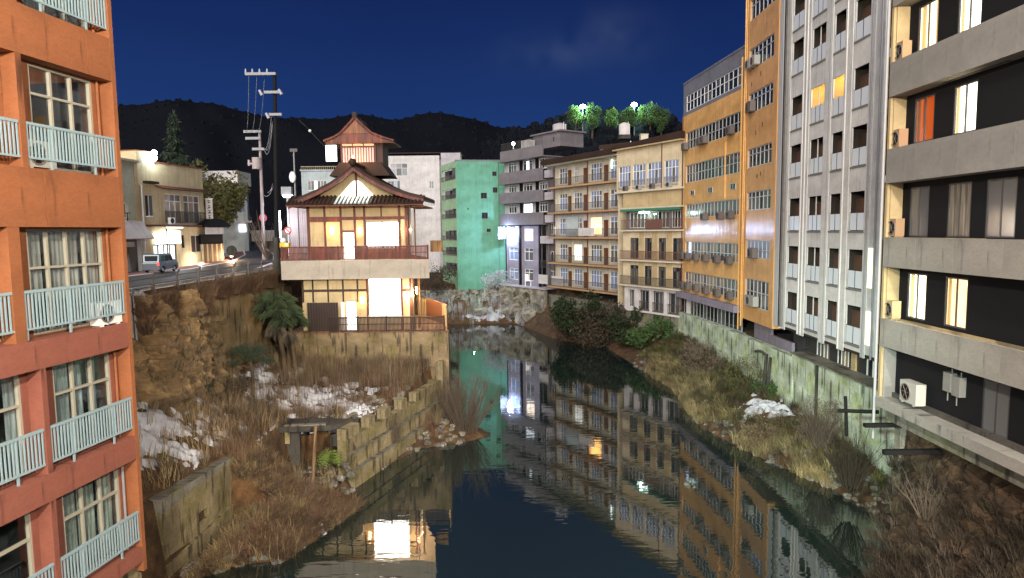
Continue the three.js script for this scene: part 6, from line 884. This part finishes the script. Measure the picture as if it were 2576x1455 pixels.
// leaf crowns: many small leaves gathered in clumps
function leaves(n, rx, ry, rz, size, seed, { clumps = 14, hollow = 0.45, droop = 0, aspect = 0.5, flat = false } = {}) {
  const r = rng(seed), C = [], pos = [], nor = [], up = V(); for (let i = 0; i < clumps; i++) { const u = r() * 2 - 1, a = r() * 6.283, q = Math.sqrt(1 - u * u), k = hollow + (1 - hollow) * Math.cbrt(r()); C.push([Math.cos(a) * q * k * rx, u * k * ry, Math.sin(a) * q * k * rz, 0.24 + r() * 0.26]); }
  for (let i = 0; i < n; i++) { const c = C[Math.floor(r() * clumps)], u = r() * 2 - 1, a = r() * 6.283, q = Math.sqrt(1 - u * u), k = c[3] * (0.5 + 0.5 * Math.cbrt(r())), d = V(Math.cos(a) * q, u, Math.sin(a) * q), p = V(c[0] + d.x * k * rx, c[1] + d.y * k * ry, c[2] + d.z * k * rz); if (flat && p.y < -ry * 0.3) p.y = -ry * 0.3 + r() * 0.1; const t = V(r() - 0.5, r() - 0.5 - droop, r() - 0.5).normalize(), w = V(r() - 0.5, r() - 0.5, r() - 0.5).cross(t).normalize(), L = size * (0.6 + r() * 0.7), W = L * aspect; t.multiplyScalar(L); w.multiplyScalar(W * 0.5); const A = p.clone(), B = p.clone().addScaledVector(t, 0.5).add(w), D = p.clone().addScaledVector(t, 0.5).sub(w), E = p.clone().add(t); for (const v of [A, B, E, A, E, D]) pos.push(v.x, v.y, v.z); }
  const g = new THREE.BufferGeometry(); g.setAttribute('position', new THREE.Float32BufferAttribute(pos, 3)); g.computeVertexNormals(); return g;
}
function bush(name, label, x, Z, y, rx, ry, rz, n, size, mat, seed, o = {}, cat = 'bush') { const t = thing(name, label, cat, [x, y, -Z]); const g = [leaves(n, rx, ry, rz, size, seed, o).translate(0, ry * 0.8, 0)]; part(t, 'foliage', g, mat); const r = rng(seed + 1), st = []; for (let i = 0; i < 9; i++) { const a = r() * 6.283; st.push(bar(V(0, -0.3, 0), V(Math.cos(a) * rx * 0.6, ry * (0.8 + r() * 0.5), Math.sin(a) * rz * 0.6), 0.05 + ry * 0.01, 0.02, 5)); } part(t, 'stem', st, M.bark); return t; }
bush('bush', 'large dark green bush below the balcony hotel', 7.6, 75.0, 1.0, 2.6, 2.7, 2.0, 3600, 0.42, M.leafDark, 11, { clumps: 26 });
bush('bush', 'dark brown bush spreading over the water below the balcony hotel', 9.8, 72.0, 0.2, 2.6, 2.9, 2.0, 3000, 0.4, M.brushDark, 12, { clumps: 24 });
bush('bush', 'dark green bush with a rounded top left of the cream hotel', 12.2, 69.0, 1.2, 2.4, 2.1, 1.8, 2800, 0.38, M.leafDark, 13, { clumps: 22 });
bush('bush', 'green brown bush under the white arcade of the cream hotel', 14.0, 65.0, 1.4, 2.0, 1.6, 1.6, 2400, 0.34, M.leafGreen, 14, { clumps: 20 });
bush('bush', 'low dark bush hanging over the water in the bend', 8.0, 77.2, -0.4, 3.0, 1.8, 1.5, 2600, 0.36, M.brushDark, 15, { clumps: 22 });
bush('bush', 'olive bush against the teal tinted embankment', 16.6, 45.5, 1.6, 1.5, 1.2, 1.5, 2200, 0.24, M.leafOlive, 16, { clumps: 18, aspect: 0.14 });
bush('bush', 'green bush at the corner of the teal tinted embankment slab', 17.2, 44.0, 1.5, 0.8, 0.7, 1.0, 1500, 0.2, M.leafGreen, 17, { clumps: 14 });
bush('bush', 'dark twiggy bush right of the snow patch on the right bank', 16.9, 35.2, 1.4, 1.4, 1.1, 1.3, 2000, 0.2, M.twig, 18, { clumps: 18, aspect: 0.14 });
bush('bush', 'dark bush hanging over the right bank before the snow patch', 14.6, 37.6, 0.6, 1.5, 0.9, 1.2, 1800, 0.2, M.strawDim, 19, { clumps: 16, aspect: 0.14 });
bush('bush', 'brown bush on the right bank below the orange block', 15.4, 52.0, 1.2, 1.6, 1.5, 1.8, 2200, 0.28, M.twig, 20, { clumps: 18, aspect: 0.14 });
// bare winter shrubs: stems that fork into fine twigs
function bareShrub(name, label, x, Z, y, n, H, spread, mat, seed, r0 = 0.022) {
  const t = thing(name, label, 'shrub', [x, y, -Z]), r = rng(seed), stems = [], twigs = [];
  for (let i = 0; i < n; i++) { const a = r() * 6.283, L = H * (0.5 + r() * 0.6), s = spread * (0.3 + r() * 0.7), b = V(Math.cos(a) * s * 0.25, 0, Math.sin(a) * s * 0.25), c = V(Math.cos(a) * s * 0.6, L * 0.55, Math.sin(a) * s * 0.6), e = V(Math.cos(a) * s + (r() - 0.5) * 0.3, L, Math.sin(a) * s + (r() - 0.5) * 0.3); stems.push(bar(b, c, r0, r0 * 0.6, 4), bar(c, e, r0 * 0.6, r0 * 0.25, 4)); for (let k = 0; k < 6; k++) { const p = (k < 3 ? b.clone().lerp(c, 0.4 + r() * 0.6) : c.clone().lerp(e, r())), q = p.clone().add(V((r() - 0.5) * 0.9, 0.25 + r() * 0.6, (r() - 0.5) * 0.9).multiplyScalar(H * 0.22)); twigs.push(bar(p, q, r0 * 0.4, r0 * 0.18, 3)); for (let m = 0; m < 2; m++) { const u = p.clone().lerp(q, 0.4 + r() * 0.5); twigs.push(bar(u, u.clone().add(V(r() - 0.5, 0.2 + r() * 0.5, r() - 0.5).multiplyScalar(H * 0.12)), r0 * 0.25, r0 * 0.12, 3)); } } }
  part(t, 'stem', stems, mat); part(t, 'twig', twigs, mat, { kind: 'stuff' }); return t;
}
bareShrub('shrub', 'wide bare brown shrub spreading over the water off the end of the river wall', -3.1, 41.0, 0.1, 130, 3.6, 2.5, M.twig, 21, 0.022);
bareShrub('shrub', 'bare brown shrub standing before the corner of the stepped river wall', -4.1, 42.7, 0.3, 60, 3.0, 1.4, M.twig, 23, 0.02);
bareShrub('shrub', 'bare grey twig shrub in the gully left of the dark culvert', -13.0, 33.6, 2.2, 34, 1.7, 0.9, M.twig, 41, 0.018);
bareShrub('shrub', 'bare twig shrub hanging from the slope over the buff wall end', -13.2, 30.6, 1.8, 34, 1.6, 0.9, M.twig, 42, 0.018);
bareShrub('shrub', 'bare twig shrub before the merlons of the river wall', -6.9, 36.6, 0.3, 18, 2.4, 0.5, M.twig, 43, 0.016);
bareShrub('shrub', 'dark bare shrub under the black beams on the right bank', 15.6, 29.5, 0.9, 60, 2.6, 1.5, M.brushDark, 44);
bareShrub('shrub', 'dark bare shrub on the right bank between the snow and the black beams', 16.3, 34.0, 1.3, 60, 2.1, 1.4, M.twig, 45);
bareShrub('shrub', 'dark bare shrub hanging down the dark bank under the concrete ledge', 13.3, 20.4, 3.6, 44, 1.5, 1.0, M.twig, 46, 0.014);
bareShrub('shrub', 'low bare shrub at the waterline of the dark bank at the lower right', 13.0, 18.4, 1.2, 50, 1.7, 1.2, M.twig, 47, 0.014);
bush('shrub', 'dark green low shrub at the foot of the rock face', -16.2, 33.4, 4.0, 0.9, 0.8, 0.9, 1500, 0.16, M.leafDark, 24, { clumps: 12 }, 'shrub');
bush('shrub', 'small green shrub in the snow beside the palm trunk', -14.6, 41.6, 2.9, 0.8, 0.5, 0.7, 900, 0.14, M.leafGreen, 25, { clumps: 10 }, 'shrub');
bush('shrub', 'dark grey shrub at the right foot of the rock face', -15.4, 35.6, 3.5, 0.7, 0.9, 0.7, 1000, 0.16, M.brushDark, 26, { clumps: 10 }, 'shrub');
bush('shrub', 'pale frosted shrub under the right edge of the green wall', -1.9, 95.0, 4.2, 2.2, 1.9, 1.4, 2200, 0.32, M.frost, 27, { clumps: 16, aspect: 0.25 }, 'shrub');
bush('shrub', 'dark shrub at the foot of the green building', -10.6, 95.6, 4.4, 2.8, 1.8, 1.4, 1800, 0.34, M.brushDark, 28, { clumps: 16, aspect: 0.3 }, 'shrub');
{ // bright fern in the gully
  const t = thing('fern', 'bright green leafy fern growing out of the dark gully', 'fern', [-9.25, 0.9, -32.9]); const r = rng(71), g = []; for (let i = 0; i < 26; i++) { const a = r() * 6.283, L = 0.7 + r() * 0.5, pts = [V(0, 0.1, 0), V(Math.cos(a) * L * 0.5, 0.5 + r() * 0.5, Math.sin(a) * L * 0.5), V(Math.cos(a) * L, 0.3 + r() * 0.35, Math.sin(a) * L)], c = new THREE.CatmullRomCurve3(pts), fr = []; for (let k = 1; k < 12; k++) { const p = c.getPoint(k / 12), d = c.getTangent(k / 12), s = V(-d.z, 0.1, d.x).normalize(); for (const q of [-1, 1]) { const l = 0.2 * Math.sin((k / 12) * 3.0) + 0.04, e = p.clone().addScaledVector(s, q * l).addScaledVector(d, 0.08); const f = new THREE.BufferGeometry(); const w = d.clone().multiplyScalar(0.035); f.setAttribute('position', new THREE.Float32BufferAttribute([...p.clone().sub(w).toArray(), ...p.clone().add(w).toArray(), ...e.toArray()], 3)); f.computeVertexNormals(); fr.push(f); } } const m = part(t, 'frond', fr, M.leafBright); }
}
{ // windmill palm by the bathhouse
  const t = thing('palm_tree', 'shaggy palm with a dark trunk before the left corner of the bathhouse', 'palm tree', [-14.7, 3.7, -41.4]); t.scale.setScalar(0.92);
  part(t, 'trunk', tube([V(0.1, -0.3, 0.2), V(0.05, 1.6, 0.1), V(-0.2, 3.2, 0), V(-0.35, 4.6, 0)], 0.16, 18, 9), M.bark); part(t, 'trunk', tube([V(0.75, -0.3, -0.3), V(0.65, 1.6, -0.3), V(0.5, 3.8, -0.2)], 0.15, 14, 9), M.bark);
  const r = rng(91), crown = (cx, cy, cz, n, live, R) => { for (let i = 0; i < n; i++) { const a = r() * 6.283, el = live ? r() * 1.5 - 0.35 : -0.6 - r() * 0.9, L = R * (0.55 + r() * 0.35), d = V(Math.cos(a) * Math.cos(el), Math.sin(el), Math.sin(a) * Math.cos(el)), hub = V(cx, cy, cz).addScaledVector(d, L * 0.6), g = [bar(V(cx, cy, cz), hub, 0.02, 0.015, 4)], side = d.clone().cross(V(0, 1, 0)).normalize(), up = side.clone().cross(d).normalize(); for (let k = 0; k < 13; k++) { const b = (k / 12 - 0.5) * 3.8, q = d.clone().multiplyScalar(Math.cos(b)).addScaledVector(side, Math.sin(b)).normalize(), tip = hub.clone().addScaledVector(q, L * 0.62).add(V(0, -L * (live ? 0.3 : 0.4) * (0.4 + r()), 0)), w = side.clone().multiplyScalar(Math.cos(b) * 0.016).addScaledVector(d, -Math.sin(b) * 0.016), mid = hub.clone().addScaledVector(q, L * 0.35).addScaledVector(up, 0.04); const f = new THREE.BufferGeometry(); f.setAttribute('position', new THREE.Float32BufferAttribute([...hub.toArray(), ...mid.clone().add(w).toArray(), ...tip.toArray(), ...hub.toArray(), ...tip.toArray(), ...mid.clone().sub(w).toArray()], 3)); f.computeVertexNormals(); g.push(f); } part(t, live ? 'frond' : 'dead_frond', g, live ? M.palmLeaf : M.deadFrond); } };
  crown(-0.35, 4.9, 0, 48, true, 1.75); crown(-0.35, 4.2, 0, 16, false, 1.3); crown(0.5, 4.1, -0.2, 40, true, 1.5); crown(0.5, 3.5, -0.2, 12, false, 1.1);
}
function branches(list) { return list.map(([a, b, r0, r1]) => bar(V(...a), V(...b), r0, r1, 7)); }
{ // clipped pine in the garden
  const t = thing('pine_tree', 'small clipped pine with a dark cushion crown on a leaning bare trunk', 'pine tree', [-15.0, 2.9, -37]);
  part(t, 'trunk', [tube([V(0, -0.3, 0), V(0.05, 1.4, 0), V(0.0, 2.6, 0), V(-0.2, 3.3, 0)], 0.1, 16, 8), ...branches([[[0.02, 1.7, 0], [-1.3, 0.9, 0.1], 0.05, 0.03], [[0, 2.5, 0], [0.8, 2.9, 0], 0.05, 0.03], [[0, 2.4, 0], [-1.0, 2.75, 0], 0.05, 0.03]])], M.bark);
  part(t, 'crown', [leaves(4200, 0.95, 0.4, 0.9, 0.13, 61, { clumps: 30, aspect: 0.18 }).translate(-0.1, 3.35, 0), leaves(1100, 0.5, 0.16, 0.4, 0.12, 62, { clumps: 8, aspect: 0.18 }).translate(0.85, 2.9, 0), leaves(700, 0.4, 0.14, 0.3, 0.12, 63, { clumps: 8, aspect: 0.18 }).translate(-1.1, 2.7, 0)], M.needle);
}
{ // conifer behind the shop house, bushy tree beside it
  const p = at(433, 275, 75), t = thing('conifer', 'tall dark pointed conifer behind the cream shop house', 'conifer', [-38.0, 11, -75]); const h = p.y - 11; part(t, 'trunk', bar(V(0, 0, 0), V(0.2, h, 0), 0.35, 0.04, 8), M.bark); const g = []; const r = rng(33); for (let i = 0; i < 26; i++) { const k = i / 25, y = lerp(3, h - 0.4, k), rad = lerp(3.1, 0.18, Math.pow(k, 0.85)) * (0.75 + r() * 0.5); g.push(leaves(Math.round(420 * (1.15 - k)), rad, 0.55, rad, 0.6, 200 + i, { clumps: 9, aspect: 0.25, droop: 0.5, hollow: 0.6 }).translate(0.2 * k, y, 0)); } part(t, 'crown', g, M.needle);
  const u = thing('tree', 'bushy yellow green tree right of the cream shop house', 'tree', [-29.4, 10.6, -65]); u.scale.setScalar(1.25); part(u, 'trunk', branches([[[0, -0.2, 0], [0.1, 2.4, 0], 0.2, 0.13], [[0.1, 2.4, 0], [-0.8, 5, 0.2], 0.11, 0.04], [[0.1, 2.4, 0], [0.9, 5.2, -0.2], 0.11, 0.04], [[0.1, 2.2, 0], [0.2, 6.2, 0.4], 0.1, 0.03], [[0.1, 1.9, 0], [1.4, 3.6, 0.4], 0.07, 0.03]]), M.bark); part(u, 'crown', [leaves(5200, 1.9, 2.5, 1.7, 0.3, 301, { clumps: 30, hollow: 0.35 }).translate(0.1, 4.9, 0)], M.leafOlive);
  const v = thing('bare_tree', 'bare pale branched shrub before the lit white wall', 'tree', [-20.9, 10.7, -56]); const q = rng(17), st = []; for (let i = 0; i < 30; i++) { const a = q() * 6.283, L = 2 + q() * 2.4, c = V(Math.cos(a) * L * 0.32, L * 0.6, Math.sin(a) * L * 0.3), e = V(Math.cos(a) * L * 0.5, L, Math.sin(a) * L * 0.45); st.push(bar(V(0, 0, 0), c, 0.03, 0.018, 4), bar(c, e, 0.018, 0.008, 4), bar(c, c.clone().add(V(q() - 0.5, 0.9, q() - 0.5)), 0.014, 0.006, 4)); } part(v, 'branches', st, M.twig);
}
{ // floodlit trees on the hilltop
  const spots = [[1448, 290, 158, 1.7, 'leftmost floodlit tree under the left floodlight'], [1490, 291, 157, 1.9, 'floodlit tree just right of the left floodlight'], [1538, 298, 160, 1.6, 'small dim tree between the two floodlights'], [1580, 296, 156, 1.7, 'dark tree left of the right floodlight'], [1636, 286, 157, 2.3, 'tall bright floodlit tree right of the right floodlight'], [1664, 300, 156, 1.8, 'rightmost floodlit tree on the hilltop']];
  spots.forEach(([x, y, Z, R, label], i) => { const p = at(x, y, Z), t = thing('tree', label, 'tree', [p.x, p.y - R * 1.6, p.z], 0, 'floodlit trees on the hilltop'); part(t, 'trunk', branches([[[0, -3, 0], [0.1, R * 1.2, 0], 0.3, 0.15], [[0, R * 0.6, 0], [R * 0.6, R * 1.6, 0], 0.15, 0.05], [[0, R * 0.7, 0], [-R * 0.6, R * 1.7, 0.3], 0.15, 0.05]]), M.bark); part(t, 'crown', leaves(3000, R, R * 1.25, R, 0.4, 400 + i, { clumps: 18, hollow: 0.2 }).translate(0, R * 1.5, 0), M.leafGreen); });
}
// ---------------------------------------------------------------- snow
function snowPatch(label, x, Z, rx, rz, seed, th = 0.44) { // a ragged sheet with thickness lying on the ground
  const N = 70, pos = [], idx = [], H = []; for (let j = 0; j <= N; j++) for (let i = 0; i <= N; i++) { const u = (i / N) * 2 - 1, v = (j / N) * 2 - 1, px = x + u * rx, pz = Z + v * rz, f = 0.6 * fbm(px * 1.3 + seed, pz * 2 + seed, 64, 3, 44) + 0.4 * fbm(px * 4 + seed, pz * 6, 256, 3, 47) - th - 0.02 - Math.pow(u * u + v * v, 1.5) * 0.22; const h = clamp(f * 2.2, -0.12, 0.2) + 0.02; H.push(h); pos.push(px, ground(px, pz) + h, -pz); }
  for (let j = 1; j <= N; j++) for (let i = 1; i <= N; i++) { const o = j * (N + 1) + i, a = o - N - 2, b = o - N - 1, c = o - 1; if (Math.max(H[o], H[a], H[b], H[c]) > -0.04) idx.push(a, b, c, b, o, c); }
  const g = new THREE.BufferGeometry(); g.setAttribute('position', new THREE.Float32BufferAttribute(pos, 3)); g.setIndex(idx); g.computeVertexNormals(); const m = part(scene, 'snow', g, M.snow, { kind: 'stuff', label }); return m;
}
snowPatch('thin broken snow across the middle of the garden', -12.6, 36.9, 5.0, 3.0, 41, 0.5); snowPatch('snow scraps on the gully slope', -13.2, 31.8, 2.2, 2.0, 47, 0.5);
snowPatch('bright snow patch in the garden above the gully', -14.0, 39.6, 4.4, 3.0, 2, 0.45); snowPatch('white snow strip behind the river wall', -9.4, 36.6, 2.4, 1.6, 5, 0.42); snowPatch('snow on the slope beside the orange block', -15.8, 28.6, 2.3, 4.8, 8, 0.42); snowPatch('patchy snow at the foot of the cliff', -14.8, 33.4, 2.4, 2.2, 13, 0.47); snowPatch('melting snow on the low grass bank', -9.2, 27.4, 1.6, 1.6, 21, 0.5); snowPatch('snow under the reeds by the bathhouse', -11.0, 40.4, 3.6, 1.4, 27, 0.47);
snowPatch('bluish snow patch on the right bank below the tower', 16.2, 41.0, 1.9, 2.4, 31, 0.43); snowPatch('snow scraps among the rocks of the far bank', -3, 92.2, 5, 1.2, 37, 0.48);
scene.traverse((o) => { if (o.isMesh) { o.castShadow = true; o.receiveShadow = true; } });
renderer.render(scene, camera);
